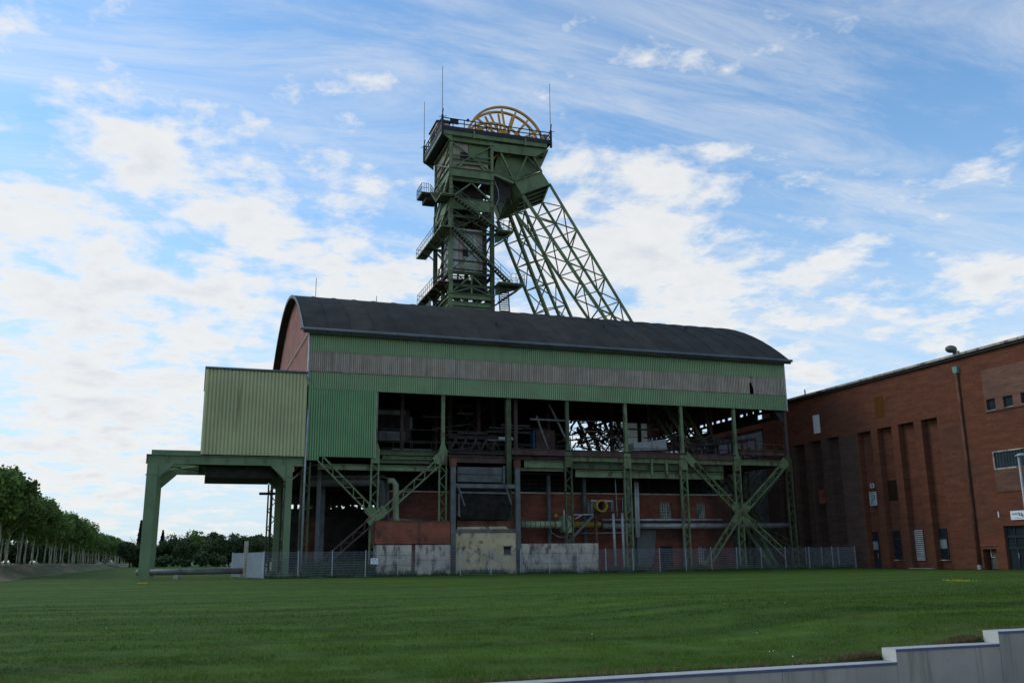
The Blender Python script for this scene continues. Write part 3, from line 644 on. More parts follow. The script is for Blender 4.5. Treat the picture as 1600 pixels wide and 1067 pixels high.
# inclined tray: sides and bottom
A, B = P3(716, 760, .1), P3(791, 762, .1); C, D_ = P3(721, 812, .9), P3(797, 812, .9); E, F_ = P3(718, 769, .0), P3(797, 789, .0)
mb = MB(); mb.add([P3(722, 768, .2), P3(789, 770, .2), P3(797, 811, 1.6), P3(719, 811, 1.6)], [(0, 1, 2, 3)]); mb.build('back_plate', M['black_brown'], t)
mb = MB(); mb.bar(P3(715, 757, -.1), P3(726, 790, -.1), .12); mb.build('edge_bar', M['bluegrey'], t)
mb = MB(); mb.bar(P3(789, 757, -.1), P3(799, 788, -.1), .12); mb.build('edge_bar', M['bluegrey'], t)
mb = MB(); mb.bar(P3(718, 769, -.08), P3(792, 770.5, -.08), .14); mb.build('front_bar', M['bluegrey'], t)
mb = MB(); mb.prism([P3(721, 770, -.05), P3(791, 771, -.05), P3(799, 790, -.05), P3(795, 811.5, -.05), P3(719, 811.5, -.05)], (0, .06, 0)); mb.build('front_grating', M['black_brown'], t)
mb = MB(); mb.prism([P3(716, 771, -.1), P3(719, 770, -.1), P3(719, 808, -.1), P3(716, 806, -.1)], (0, .8, 0)); mb.build('side_plate', M['bluegrey'], t)
mb = MB(); mb.prism([P3(714, 813, .35), P3(806, 813, .35), P3(806, 828, .35), P3(714, 828, .35)], (0, .1, 0)); mb.build('apron', M['rust'], t)
MB().box(xl+.3, xr-.3, FY+1.6, FY+1.8, 3.5, 9).build('rear_sheet', M['dark'], t)
mb = MB(); mb.prism([P3(716, 823, .3), P3(790, 822, .3), P3(798, 829, .3), P3(712, 829, .3)], (0, .03, 0)); mb.build('spill', M['cream'], t)
# pale green duct with filter box and yellow hose
yd = 79.0
t = thing('green_duct', 'pale green riveted duct with filter box and yellow flexible end', 'duct', (31, 79, 4))
def dz(px, py, y=yd): return SY(px, py, y)
a, b = dz(814, 819.5), dz(868, 819.5); r = .33
MB().tube(a, (b[0], yd, a[2]), r, 14).build('duct', M['green_duct'], t, True)
for k in range(7): q = a[0]+.3+k*(b[0]-a[0])/7; MB().tube((q, yd, a[2]), (q+.05, yd, a[2]), r+.025, 14).build('band', M['green_d'], t)
b2 = dz(879, 820); MB().path([(b[0], yd, a[2]), (b2[0], yd, a[2])], r, 14, r*1.25).build('cone', M['green_duct'], t, True)
q0, q1 = dz(877, 835)[0], dz(893.5, 835)[0]; z0, z1 = dz(885, 832)[2], dz(885, 806)[2]
MB().prism([(q0, yd-.6, z1), (q1-.1, yd-.6, z1), (q1, yd-.6, z1-.15), (q1, yd-.6, z0+.2), (q1-.2, yd-.6, z0), (q0+.2, yd-.6, z0), (q0, yd-.6, z0+.25)], (0, 1.2, 0)).build('filter_box', M['green_duct'], t)
MB().tube((q0+.35, yd, z1), (q0+.35, yd, z1+.55), .13, 8).build('stub', M['pipe'], t)
MB().ball((dz(867, 806)[0], yd-.2, dz(867, 806)[2]), .2).build('motor', M['yellow'], t, True)
e = dz(937, 820); mb = MB(); pts = [(q1+(e[0]-q1)*i/24, yd, a[2]) for i in range(25)]
for i in range(24): mb.tube(pts[i], pts[i+1], .26 + (.05 if i % 2 else 0), 12)
mb.build('flexible_hose', M['yellow'], t, True)
MB().tube((e[0], yd, a[2]), (e[0]+.2, yd, a[2]), .31, 12).build('hose_mouth', M['black'], t)
MB().path([dz(858, 820, yd-.4), dz(862, 832, yd-.4), dz(872, 838, yd-.4), dz(884, 839.5, yd-.4)], .03, 5).build('cable', M['pipe'], t)
for px in (883, 895): MB().bar(dz(px, 832), dz(px, 848.5), .1).build('leg', M['bluegrey'], t)
# fan frame with yellow ring
yf = 78.6
t = thing('fan_stand', 'steel stand carrying a round yellow fan mouth on tall pipe legs', 'stand', (36, 78.6, 0))
for px0, px1 in ((918.5, 921), (923, 927), (955, 958.5)): 
    a = SY(px0, 803, yf); b = SY(px1, 782, yf); MB().box(a[0], b[0], yf, yf+.2, a[2], b[2]).build('upright', M['bluegrey'], t)
MB().bar(SY(923, 782, yf), SY(957, 782.5, yf), .14).build('top_bar', M['pipe'], t)
MB().bar(SY(918, 803, yf), SY(974, 798.5, yf), .5, .1).build('platform', M['dark'], t)
c = SY(937, 790.5, yf); rr = .5
mb = MB().ring((c[0], yf+.1, c[2]), rr, .14, 1.3, 24); fm = mb.build('fan_mouth', M['yellow'], t)
MB().tube((c[0], yf+.35, c[2]), (c[0], yf+.4, c[2]), rr-.06, 20).build('dark_throat', M['black'], fm)
for px0, py0, px1, py1 in ((958, 802, 962, 884), (972, 800, 976, 893)): MB().tube(SY(px0, py0, yf), SY(px1, py1, yf), .13, 8).build('leg', M['white_pipe'], t, True)
MB().bar(SY(931, 803, yf), SY(932, 846, yf), .2).build('leg', M['rust'], t)
MB().bar(SY(927, 805, yf-.5), SY(888, 846, yf-.5), .2).build('diagonal', M['bluegrey'], t)
MB().bar(SY(893, 804, yf-.5), SY(927, 803.5, yf-.5), .1).build('diagonal', M['pipe'], t); MB().bar(SY(899, 810, yf-.5), SY(910, 804, yf-.5), .1).build('diagonal', M['pipe'], t)
MB().bar(SY(961, 745, yf), SY(964.5, 808, yf), .06).build('rod', M['pipe'], t); MB().path([SY(963, 779, yf), SY(973, 778, yf), SY(973, 797, yf)], .03, 5).build('rod', M['pipe'], t)
# pipes
def pipe(name, pts, r, mat, label, n=10, y=None, collars=0):
    o = MB().path(pts, r, n).build(name, M[mat], None, True); tag(o, label, 'pipe')
    return o
yp = 80.0
zc = SY(1100, 821.5, yp)[2]
pipe('main_pipe', [SY(941, 821.5, yp)[:2] + (zc,), SY(1234, 821.5, yp)[:2] + (zc,)], .28, 'pipe', 'thick grey horizontal pipe running along the sooty brick wall', 14)
pipe('thin_pipe', [SY(941, 812, yp+.5), SY(1128, 812, yp+.5)], .11, 'white_pipe', 'thin pale pipe just above the thick grey horizontal pipe')
for i, px in enumerate((992.5, 996)): pipe('riser_pipe', [SY(px, 753, 79.4), SY(px+2.5, 839, 79.4)], .12, 'white_pipe', 'pale capped riser pipe of a side by side pair at the brick wall')['group'] = 'pair of riser pipes'
pipe('elbow_pipe', [SY(966, 745, 79.6), SY(976, 743, 79.6), SY(979.5, 746, 79.6), SY(981, 753, 79.6), SY(982.5, 800, 79.6)], .22, 'pipe', 'short thick elbow pipe hanging from under the green beam', 12)
pipe('bent_pipe', [SY(902, 833, 80), SY(978, 832, 80), SY(985, 829, 80), SY(986, 788, 80)], .07, 'pipe', 'thin bent pipe rising beside the fan stand')
yq = 80.4
pipe('overhead_pipe', [SY(482, 753.5, yq), SY(588, 753, yq), SY(596, 755, yq), SY(599, 762, yq), SY(599, 814, yq)], .36, 'pipe_d', 'thick dark overhead pipe bending down beside the rusty tank', 14)
pipe('upper_pipe', [SY(482, 744.5, yq), SY(600, 744.5, yq), SY(605.5, 747, yq), SY(606, 812, yq), SY(700, 813, yq)], .17, 'pipe_d', 'thinner dark pipe above the thick overhead pipe')
pipe('green_pipe', [SY(606, 751, 78.6), SY(614, 751, 78.6), SY(618.5, 757, 78.6), SY(618.5, 808, 78.6), SY(621, 815.5, 78.6)], .27, 'green_duct', 'pale green curved duct pipe dropping onto the rusty tank', 12)
# ================================================================== interior things on the deck
t = thing('control_cabin', 'darkened pale control cabin with dark windows on the hall deck', 'cabin', (16, 80, 10.3))  # cabin parts use darkened tones
y = 82.5
for a, b, mat, nm in (((591, 642), (634, 647), 'conc_d', 'cornice'), ((591, 674), (633, 687), 'conc_d', 'parapet')): px_box(MB(), a[0], a[1], b[0], b[1], y, y+.2).build(nm, M[mat], t)
for k in range(3): px_box(MB(), 592+k*14, 648, 605+k*14, 673, y+.1, y+.15).build('window_pane', M['black_brown'], t)
px_box(MB(), 591, 640, 640, 688, y+.3, y+3).build('cabin_body', M['dark'], t)
px_box(MB(), 637, 652, 644, 670, y+2, y+2.1).build('bright_pane', M['pane_trans'], t)
t = thing('mine_car_rack', 'low dark steel rack with trestle legs on the hall deck', 'rack', (23, 81, 10.3)); y = 80.5
for a, b in (((702, 680), (778, 685)), ((716, 676), (762, 680))): px_box(MB(), a[0], a[1], b[0], b[1], y, y+1.2).build('bed', M['dark'], t)
for k in range(5): MB().bar(SY(704+k*16, 702, y), SY(712+k*16, 686, y), .18).build('trestle_leg', M['fascia'], t); MB().bar(SY(720+k*15, 702, y), SY(712+k*15, 686, y), .12).build('trestle_leg', M['dark'], t)
px_box(MB(), 780, 683, 807, 687, 79.2, 79.5).build('plank', M['white_pipe'], t)
t = thing('steel_locker', 'brown steel cabinet with blue edge beside leaning bar on deck', 'cabinet', (30.5, 82, 10.3)); y = 82
px_box(MB(), 838, 672, 868, 703, y, y+1).build('body', M['fascia'], t); px_box(MB(), 833, 672, 836.5, 703, y, y+.9).build('blue_edge', mk('blue paint', (.03, .06, .13)), t)
t = thing('chute_plate', 'pale rust spotted steel plate lying tilted on the deck', 'plate', (42, 80, 10.4)); y = 80.2
MB().prism([SY(990, 692, y), SY(1040, 686, y), SY(1043, 703, y), SY(991, 704, y)], (0, 1.6, 0)).build('plate', mk('spotted pale plate', (.36, .36, .34), .1, 2, .8, stain=RUST, amt=.9, sscale=(4, 4, 4), sth=(.58, .64)), t)
def machine(px0, py0, px1, py1, y, seed, label):
    r = random.Random(seed); a = SY(px0, py1, y); b = SY(px1, py0, y)
    t = thing('conveyor_frame', label, 'conveyor', ((a[0]+b[0])/2, y, a[2]))
    MB().bar(a, (b[0], y, b[2]), .25).build('side_beam', M['dark'], t); MB().bar((a[0], y+1.4, a[2]), (b[0], y+1.4, b[2]), .25).build('side_beam', M['dark'], t)
    n = int((b[0]-a[0])/.8)
    for k in range(n+1):
        f = k/max(1, n); x = a[0]+(b[0]-a[0])*f; z = a[2]+(b[2]-a[2])*f
        MB().tube((x, y, z+.1), (x, y+1.4, z+.1), .12, 8).build('roller', M['pipe_d'], t)
        if k % 2 == 0: MB().bar((x, y, 10.28), (x, y, z), .14).build('leg', M['dark'], t)
machine(1072, 686, 1180, 698, 80.6, 1, 'dark roller conveyor with legs on the open deck near the brick building')
machine(1030, 690, 1120, 702, 85, 2, 'second dark conveyor further inside behind the tilted plate')
# ================================================================== gantry and clad housing on it
GY, GB = 77.4, 87.3
t = thing('steel_gantry', 'green steel portal gantry with four legs carrying the clad housing', 'gantry', (2, 82, 0))
zt_, zb_ = 9.60, 8.88
for y in (GY, GB):
    x0, x1 = -3.9, 8.2
    bm_ = MB().ibeam((x0, y, (zt_+zb_)/2), (x1, y, (zt_+zb_)/2), .42, zt_-zb_, .06).build('beam', M['green_gantry'], t)
    for x in np.linspace(x0+.05, x1-.05, 9): MB().box(x-.02, x+.02, y-.2, y-.03, zb_+.065, zt_-.065).build('stiffener', M['green_gantry'], bm_)
    MB().box(-3.55, .1, y+.12, y+.5, zt_+.005, zt_+.38).build('rail_curb', M['green_gantry'], t)
    for xa, xt, w in ((-3.42, -3.38, .80), (7.1, 7.1, .50)):
        lw = w
        mb = MB(); mb.ibeam((xa, y, 0), (xt, y, zb_-.005), lw, .62, .06, (0, 1, 0)); lg = mb.build('leg', M['green_gantry'], t)
        MB().box(xa-lw/2-.04, xa+lw/2+.04, y-.35, y+.35, 7.98, 8.02).build('collar', M['green_gantry'], lg)
        MB().box(xa-lw/2-.12, xa+lw/2+.12, y-.42, y+.42, 0, .06).build('foot_plate', M['green_gantry'], lg)
        s = 1 if xa < 0 else -1
        MB().prism([(xa+s*lw/2, y-.22, zb_-.01), (xa+s*(lw/2+1.25), y-.22, zb_-.01), (xa+s*lw/2, y-.22, 8.02-.3)], (0, .03, 0)).build('gusset', M['green_gantry'], lg)
        MB().bar((xa+s*(lw/2+1.22), y-.03, zb_-.03), (xa+s*lw/2, y-.03, 8.0-.32), .36, .05).build('haunch', M['green_gantry'], lg)
for x in (-3.4, 7.1): MB().ibeam((x, GY+.3, 9.15), (x, GB-.3, 9.15), .4, .55, .05).build('cross_beam', M['green_gantry'], t)
for x in (.2, 3.6): MB().ibeam((x, GY+.3, 9.25), (x, GB-.3, 9.25), .3, .5, .05).build('cross_beam', M['dark'], t)
for a, b in (((-3, GY+.5, 9.2), (.1, 82, 9.2)), ((.1, GY+.5, 9.2), (-3, 82, 9.2)), ((-3, 82, 9.2), (.1, GB-.4, 9.2)), ((.1, 82, 9.2), (-3, GB-.4, 9.2))): MB().bar(a, b, .12).build('wind_brace', M['green_gantry'], t)
h = thing('clad_housing', 'yellow green corrugated box housing resting on the steel gantry', 'housing', (4.1, 82, 9.6))
hx0, hx1, hz0, hz1 = .16, 8.22, 9.66, 16.62
n = 4
for k in range(n): MB().corr((hx0+(hx1-hx0)*k/n, GY-.35), (1, 0, 0), (hx1-hx0)/n-.004, hz0, hz1, .30, .09).build('cladding_sheet', M['clad_y'], h)
for k in range(5): MB().corr((hx0, GY-.3+k*2.06), (0, 1, 0), 2.055, hz0, hz1, .34, .06, nrm=(-1, 0, 0)).build('cladding_sheet', M['clad_y'], h)
MB().corr((hx0, GB+.7), (1, 0, 0), hx1-hx0, hz0, hz1, .34, .06, nrm=(0, 1, 0)).build('cladding_sheet', M['clad_y'], h)
MB().box(hx1-.02, hx1+.02, GY-.3, GB+.65, hz0, hz1).build('side_wall', M['clad_y'], h)
MB().box(hx0-.12, hx1+.02, GY-.47, GB+.8, hz1+.005, hz1+.16).build('roof', M['gutter'], h)
MB().tube((hx0-.1, GY-.5, hz1+.05), (hx1+.05, GY-.5, hz1+.05), .09, 8).build('gutter', M['gutter'], h, True)
MB().box(hx0+.05, hx1-.05, GY-.25, GB+.6, hz0+.005, hz0+.06).build('floor', M['dark'], h)
MB().box(.6, 6.0, GY+1.5, GB-1.5, 8.0, 8.75).build('underside_trough', M['dark'], h)
MB().path([(hx1-.05, GY-.5, hz1-.1), (hx1+.06, GY-.5, hz1-.4), (hx1+.14, GY-.42, hz1-.55)], .07, 8).build('downpipe', M['zinc'], h, True)
# dark lattice frames behind the gantry (left end of hall)
t = thing('lattice_tower', 'dark rusty lattice frame standing under the hall behind the gantry leg', 'frame', (7.4, 95, 0))
for x, y in ((7.9, 88.5), (8.5, 96), (7.6, 101)):
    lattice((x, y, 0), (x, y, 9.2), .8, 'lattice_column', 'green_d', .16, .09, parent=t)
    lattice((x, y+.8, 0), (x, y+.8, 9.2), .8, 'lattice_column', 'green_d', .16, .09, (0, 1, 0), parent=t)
MB().bar(SY(405, 771, 95), SY(436, 771, 95), .25).build('stub_beam', M['dark'], t)
# big horizontal pipe by the gantry
p0 = V(SZ(216, 899, .55)); yb = 80.6
xa, xb = SY(218, 895, yb)[0], SY(384, 895, yb)[0]
t = thing('ground_pipe', 'grey pipe lying on low plinths between gantry leg and gate', 'pipe', ((xa+xb)/2, yb, 0))
MB().tube((xa, yb, .55), (xb, yb, .55), .24, 14).build('pipe', M['pipe_d'], t, True)
MB().ball((xa-.05, yb, .55), .27, 14, 10).build('end_cap', M['pipe_d'], t, True)
for x in (xa+2.9, xb-2.6): MB().tube((x, yb, .55), (x+.12, yb, .55), .28, 14).build('flange', M['pipe_d'], t)
for x in (xa+2.8, xb-.2):
    MB().prism([(x-.3, yb-.3, 0), (x+.3, yb-.3, 0), (x+.2, yb-.3, .33), (x-.2, yb-.3, .33)], (0, .6, 0)).build('plinth', M['conc'], t)
x = SY(383.5, 880, 80.0)[0]; tag(MB().box(x-.16, x+.16, 79.8, 80.1, 0, SY(383, 845, 80)[2]).build('concrete_post', M['conc']), 'lone grey post at the end of the ground pipe', 'post')
# gate of corrugated sheet
gy0, gx0, gx1 = 75.2, SZ(362, 898, 0)[0], SY(411, 900, 75.2)[0]
t = thing('sheet_gate', 'pale blue grey corrugated sheet metal gate beside the ground pipe', 'gate', (4.5, 78, 0))
a = V((gx1, gy0, 0)); b = V((SY(363, 880, 84.5)[0], 84.5, 0)); d = (b-a); ln = np.linalg.norm(d); u = d/ln
for k in range(6):
    s = a + u*ln*k/6
    MB().corr((s[0], s[1]), u, ln/6-.02, .05, 2.0, .30, .06, nrm=(-u[1], u[0], 0)).build('gate_sheet', M['sheetgate'], t)
for k in range(3): s = a + u*ln*k/2; MB().tube((s[0], s[1], 0), (s[0], s[1], 2.08), .06, 8).build('gate_post', M['galv'], t)
# ================================================================== mesh fence
FN = 75.1
def panel_mesh(L):
    mb = MB()
    def wire(a, b, r):
        a = V(a); b = V(b); d = b-a; v = V((1, 0, 0)) if abs(d[2]) > abs(d[0]) else V((0, 0, 1))
        w_ = V((0, 1, 0)); o = [v*r, -v*r*.5+w_*r*.87, -v*r*.5-w_*r*.87]
        mb.add([a+q for q in o] + [b+q for q in o], [(0, 1, 4, 3), (1, 2, 5, 4), (2, 0, 3, 5)])
    for k in range(11): wire((-L/2, 0, .06+k*.19), (L/2, 0, .06+k*.19), .0055)
    for k in range(int(L/.05)): wire((-L/2+.025+k*.05, 0, .04), (-L/2+.025+k*.05, 0, 1.99), .003)
    return mb.mesh('mesh_panel', M['galv'])
xs0, xs1 = SY(411, 900, FN)[0], SY(1338, 888, FN)[0]
ft = thing('mesh_fence', 'galvanised wire mesh fence on thin posts in front of the hall', 'fence', ((xs0+xs1)/2, FN, 0))
nP = 21; LP = (xs1-xs0)/nP; pm = panel_mesh(LP-.06); po = MB().box(-.03, .03, -.03, .03, 0, 2.08).mesh('fence_post', M['galv'])
r6 = random.Random(4)
for k in range(nP+1): link(po, 'fence_post', (xs0+LP*k, FN, 0), ft).rotation_euler = (r6.uniform(-.012, .012), r6.uniform(-.012, .012), 0)
for k in range(nP): link(pm, 'mesh_panel', (xs0+LP*(k+.5), FN-.04, 0), ft)
for k in range(3):
    link(po, 'fence_post', (xs1+.15, FN+LP*(k+1), 0), ft); link(pm, 'mesh_panel', (xs1+.15, FN+LP*(k+.5), 0), ft, math.pi/2)
t = thing('fence_sign', 'small white warning sign hung on the mesh fence', 'sign', (SY(585, 876, FN)[0], FN-.1, 1.4))
a, b = SY(579, 881, FN-.1), SY(591, 871.5, FN-.1); MB().box(a[0], b[0], FN-.1, FN-.08, a[2], b[2]).build('board', M['white'], t)
w_ = b[0]-a[0]; hh = b[2]-a[2]
for x0, x1, z0, z1 in ((.14, .3, .76, .84), (.34, .46, .76, .84), (.56, .68, .74, .88), (.2, .32, .5, .62), (.4, .5, .52, .6), (.56, .64, .5, .6), (.70, .8, .5, .6), (.36, .48, .18, .32), (.74, .82, .2, .34)):
    MB().box(a[0]+w_*x0, a[0]+w_*x1, FN-.104, FN-.1005, a[2]+hh*z0, a[2]+hh*z1).build('print', M['ink'], t)
# ================================================================== brick building on the right
BX = 62.0
def bz(px, py): return SX(px, py, BX)[2]
def byy(px, py): return SX(px, py, BX)[1]
bb = thing('brick_building', 'large red brick works building with tall wall recesses and flat roof', 'building', (70, 65, 0))
Y0, Y1, ZT = 40.0, byy(1191, 660), bz(1440, 568.5)-.42
recs = []
for l, r, tp in ((1213, 1229, 700), (1238, 1256, 694.5), (1264.5, 1282, 688), (1291, 1310, 682.5), (1339, 1360, 674), (1369.5, 1392, 667), (1402, 1427, 660), (1438, 1463.5, 653)):
    recs.append((byy(r, tp), byy(l, tp), 0, bz((l+r)/2, tp+1)))
RD = .65
openings = []   # (y0, y1, z0, z1, kind)
def op(l, t_, r, b_, k):
    yy = (byy(r, (t_+b_)/2), byy(l, (t_+b_)/2)); openings.append((yy[0], yy[1], max(0, bz((l+r)/2, b_)), bz((l+r)/2, t_), k)); return openings[-1]
op(1541.5, 623, 1555.5, 641.5, 'sq'); op(1567.5, 618, 1582.5, 636, 'sq'); op(1595, 612, 1611, 630.5, 'sq')
op(1553, 700, 1660, 726, 'gb'); op(1571.5, 820, 1640, 890, 'ent'); op(1537, 857.5, 1558.5, 890, 'door')
ydk = recs[4][1]+.25; pzk = recs[4][3]-.05
solid = [(a, b, c, d, 'rec') for a, b, c, d in recs] + openings
ys = sorted({Y0, Y1, ydk} | {q for o in solid for q in o[:2] if Y0 < q < Y1})
for a, b in zip(ys, ys[1:]):
    m = (a+b)/2; cuts = sorted((o[2], o[3]) for o in solid if o[0] < m < o[1]); z = 0
    for lo, hi in cuts + [(ZT, ZT)]:
        if lo > z+.01 and m > ydk and z < pzk < lo:
            MB().box(BX, BX+.9, a, b, z, pzk).build('wall', M['brick_dark'], bb); z = pzk
        if lo > z+.01: MB().box(BX, BX+.9, a, b, z, lo).build('wall', M['brick'], bb)
        z = max(z, hi)
for i, (a, b, c, d) in enumerate(recs):
    MB().box(BX+RD, BX+.92, a-.02, b+.02, 0, d+.02).build('recess_panel', M['brick'] if i > 3 else M['brick_dark'], bb)
# dark brick facing strip beside the fourth recess and pilasters of the old part
def patch(l, t_, r, b_, mat, nm, th=.012, off=0):
    y0, y1 = byy(r, (t_+b_)/2), byy(l, (t_+b_)/2); z0, z1 = max(0, bz((l+r)/2, b_)), bz((l+r)/2, t_)
    return MB().box(BX-th-off, BX-off-.002, y0, y1, z0, z1).build(nm, M[mat], bb)
pz = recs[4][3]
for i in range(4):
    y0, y1 = (recs[i+1][1] if i < 3 else recs[4][1]+.25), recs[i][0]; MB().box(BX-.014, BX-.002, y0+.01, y1-.01, 0, .5).build('plinth', M['brick_dark'], bb)
MB().box(BX-.25, BX+.9, Y0, Y1+.1, ZT+.003, ZT+.22).build('parapet', M['dark'], bb)
MB().box(BX-.38, BX+.2, Y0, Y1+.1, ZT+.225, ZT+.42).build('coping', M['conc'], bb)
MB().box(BX+.92, BX+24, Y0, Y1, ZT-.6, ZT-.1).build('roof', M['roof'], bb)
MB().box(BX+.92, BX+24, Y1-.4, Y1-.01, 0, ZT-.1).build('end_wall', M['brick'], bb)
MB().box(BX+23.6, BX+24, Y0, Y1-.42, 0, ZT-.1).build('rear_wall', M['brick'], bb)
MB().box(BX+.92, BX+23.6, Y0, Y0+.4, 0, ZT-.1).build('end_wall', M['brick'], bb)
sqs = [o for o in openings if o[4] == 'sq']; pa, pb, pz0, pz1 = Y0+.5, byy(1536, 610), sqs[0][2]-.05, bz(1536, 579)
yy = sorted({pa, pb} | {q for o in sqs for q in o[:2]})
for a, b in zip(yy, yy[1:]):
    m = (a+b)/2; c = [o for o in sqs if o[0] < m < o[1]]
    if c:
        MB().box(BX-.012, BX-.002, a, b, c[0][3], pz1).build('brick_infill', M['brick_pale'], bb)
    else: MB().box(BX-.012, BX-.002, a, b, pz0, pz1).build('brick_infill', M['brick_pale'], bb)
MB().box(BX-.07, BX-.014, pa, pb-.1, pz0-.09, pz0-.004).build('sill_band', M['brick_dark'], bb)
for o in openings:
    y0, y1, z0, z1, k = o
    if k == 'sq':
        w_ = MB().box(BX+.18, BX+.22, y0, y1, z0, z1).build('window', M['glass'], bb)
        mb = MB(); mb.box(BX+.13, BX+.178, y0, y0+.07, z0, z1); mb.box(BX+.13, BX+.178, y1-.07, y1, z0, z1); mb.box(BX+.13, BX+.178, y0+.07, y1-.07, z1-.07, z1); mb.box(BX+.13, BX+.178, y0+.07, y1-.07, z0, z0+.07)
        mb.build('frame', M['frame'], w_); MB().box(BX-.04, BX+.128, y0-.02, y1+.02, z0+.002, z0+.05).build('sill', M['conc'], w_)
    if k == 'gb':
        w_ = MB().box(BX+.10, BX+.14, y0, y1, z0, z1).build('glass_block_window', M['gblock'], bb)
        mb = MB(); n = 14; mz = 7; yv = y1 - (y1-byy(1600, 712))  # visible part
        step = (y1-yv)/10
        y = y1
        while y > y0: mb.box(BX+.05, BX+.098, y-.06, y, z0, z1); y -= step
        for j in range(mz+1): z = z0+(z1-z0)*j/mz; mb.box(BX+.055, BX+.096, y0, y1, max(z0, z-.025), min(z1, z+.025))
        mb.build('mortar_grid', M['frame'], w_)
        MB().box(BX-.03, BX+.03, y1-.01, y1+.12, z0-.1, z1+.1).build('frame', M['conc'], w_); MB().box(BX-.03, BX+.03, y0, y1-.012, z1, z1+.1).build('frame', M['conc'], w_); MB().box(BX-.03, BX+.03, y0, y1-.012, z0-.1, z0-.002).build('frame', M['conc'], w_)
        # relief brickwork below
        zb = bz(1556, 768); yb1 = byy(1556, 750); rows = 15
        pnl = MB().box(BX-.012, BX-.002, y0, yb1, zb, z0-.12).build('relief_panel', M['brick_pale'], bb)
        mb = MB(); rh = (z0-.12-zb)/rows
        for j in range(rows):
            yq_ = yb1 - .08 - (j % 2)*.15
            while yq_ > y0+.3: mb.box(BX-.05, BX-.0125, yq_-.14, yq_, zb+rh*j+.02, zb+rh*j+rh*.6); yq_ -= .30
        kind(mb.build('relief_brick', M['brick_pale'], pnl), 'stuff')
        MB().box(BX-.06, BX-.0125, y0, yb1+.02, zb-.09, zb-.003).build('ledge', M['brick_dark'], pnl)
    if k == 'ent':
        e_ = MB().box(BX+.3, BX+.34, y0, y1, 0, z1).build('entrance_glazing', M['glass'], bb)
        zs = [0, bz(1575, 856), bz(1574, 838), z1]; mb = MB()
        for z in zs: mb.box(BX+.22, BX+.298, y0, y1, max(0, z-.09), min(z1, z+.09) if z else .1)
        yl = [y1, byy(1585, 860), byy(1600, 860), byy(1615, 860)]
        for y in yl: mb.box(BX+.215, BX+.297, y-.09, y, 0, z1)
        mb.box(BX+.214, BX+.296, byy(1589, 870)-.05, byy(1589, 870)+.05, 0, zs[1]); mb.build('frame', M['frame'], e_)
        MB().box(BX+.16, BX+.2, byy(1590.5, 875)-.03, byy(1590.5, 875)+.03, .9, 1.3).build('handle', M['zinc'], e_)
    if k == 'door':
        d_ = MB().box(BX+.42, BX+.46, y0, y1-.35, 0, z1).build('door', M['dark'], bb)
        dm = MB().box(BX+.40, BX+.418, y0+.05, y1-.5, .05, z1-.15).build('door_leaf', mk('olive door', (.09, .085, .06), .3, 2), d_)
        MB().bar((BX+.36, (y0+y1)/2+.2, 1.0), (BX+.36, (y0+y1)/2+.2, 1.7), .05).build('handle', M['white_pipe'], d_); MB().bar((BX+.36, (y0+y1)/2+.2, 1.0), (BX+.36, (y0+y1)/2-.2, .95), .05).build('handle', M['white_pipe'], d_)
        MB().box(BX-.06, BX-.003, y0-.15, y1+.15, z1+.25, z1+.36).build('canopy', M['brick_pale'], d_)
# recess windows
def rwin(l, t_, r, b_, rows, door=False, slats=False, blind=()):
    y0, y1 = SX(r, (t_+b_)/2, BX+RD)[1], SX(l, (t_+b_)/2, BX+RD)[1]; z0, z1 = max(0, SX((l+r)/2, b_, BX+RD)[2]), SX((l+r)/2, t_, BX+RD)[2]
    x = BX+RD-.004
    if slats:
        w_ = MB().box(x-.04, x, y0, y1, z0, z1).build('louvre', M['dark'], bb); n = 16
        for k in range(n): z = z0+(z1-z0)*k/n; MB().prism([(x-.10, y0, z), (x-.045, y0, z+.04), (x-.045, y0, z+.11), (x-.10, y0, z+.07)], (0, y1-y0, 0)).build('slat', M['white_pipe'], w_)
        return
    w_ = MB().box(x-.03, x, y0, y1, z0, z1).build('door' if door else 'window', M['glass'], bb); mb = MB()
    mb.box(x-.09, x-.032, y0, y0+.08, z0, z1); mb.box(x-.09, x-.032, y1-.10, y1, z0, z1)
    for f in rows: z = z0+(z1-z0)*f; mb.box(x-.088, x-.033, y0+.08, y1-.1, max(z0, z-.07), min(z1, z+.07))
    mb.build('frame', M['frame'], w_)
    for f0, f1 in blind: MB().box(x-.04, x-.034, y0+.1, y1-.12, z0+(z1-z0)*f0, z0+(z1-z0)*f1).build('blind', M['blind'], w_)
    if not door: MB().box(x-.2, x-.0, y0-.08, y1+.08, z0-.09, z0-.004).build('sill', M['conc'], w_)
    else: MB().box(x-.14, x-.09, y0+.15, y0+.2, .9, 1.4).build('handle', M['zinc'], w_)
rwin(1362.5, 830, 1375, 888, (0, .48, .75, 1), door=True, blind=((.5, .73),)); rwin(1394, 828.5, 1408.5, 874, (0, .25, .7, 1)); rwin(1428.5, 826.5, 1445, 875, (), slats=True); rwin(1466.5, 825, 1482, 874, (0, .33, .68, 1), blind=((.36, .65),))
MB().box(BX-.3, BX-.02, byy(1461, 888), byy(1424, 888), .0, .05).build('threshold_strip', M['white_pipe'], bb)
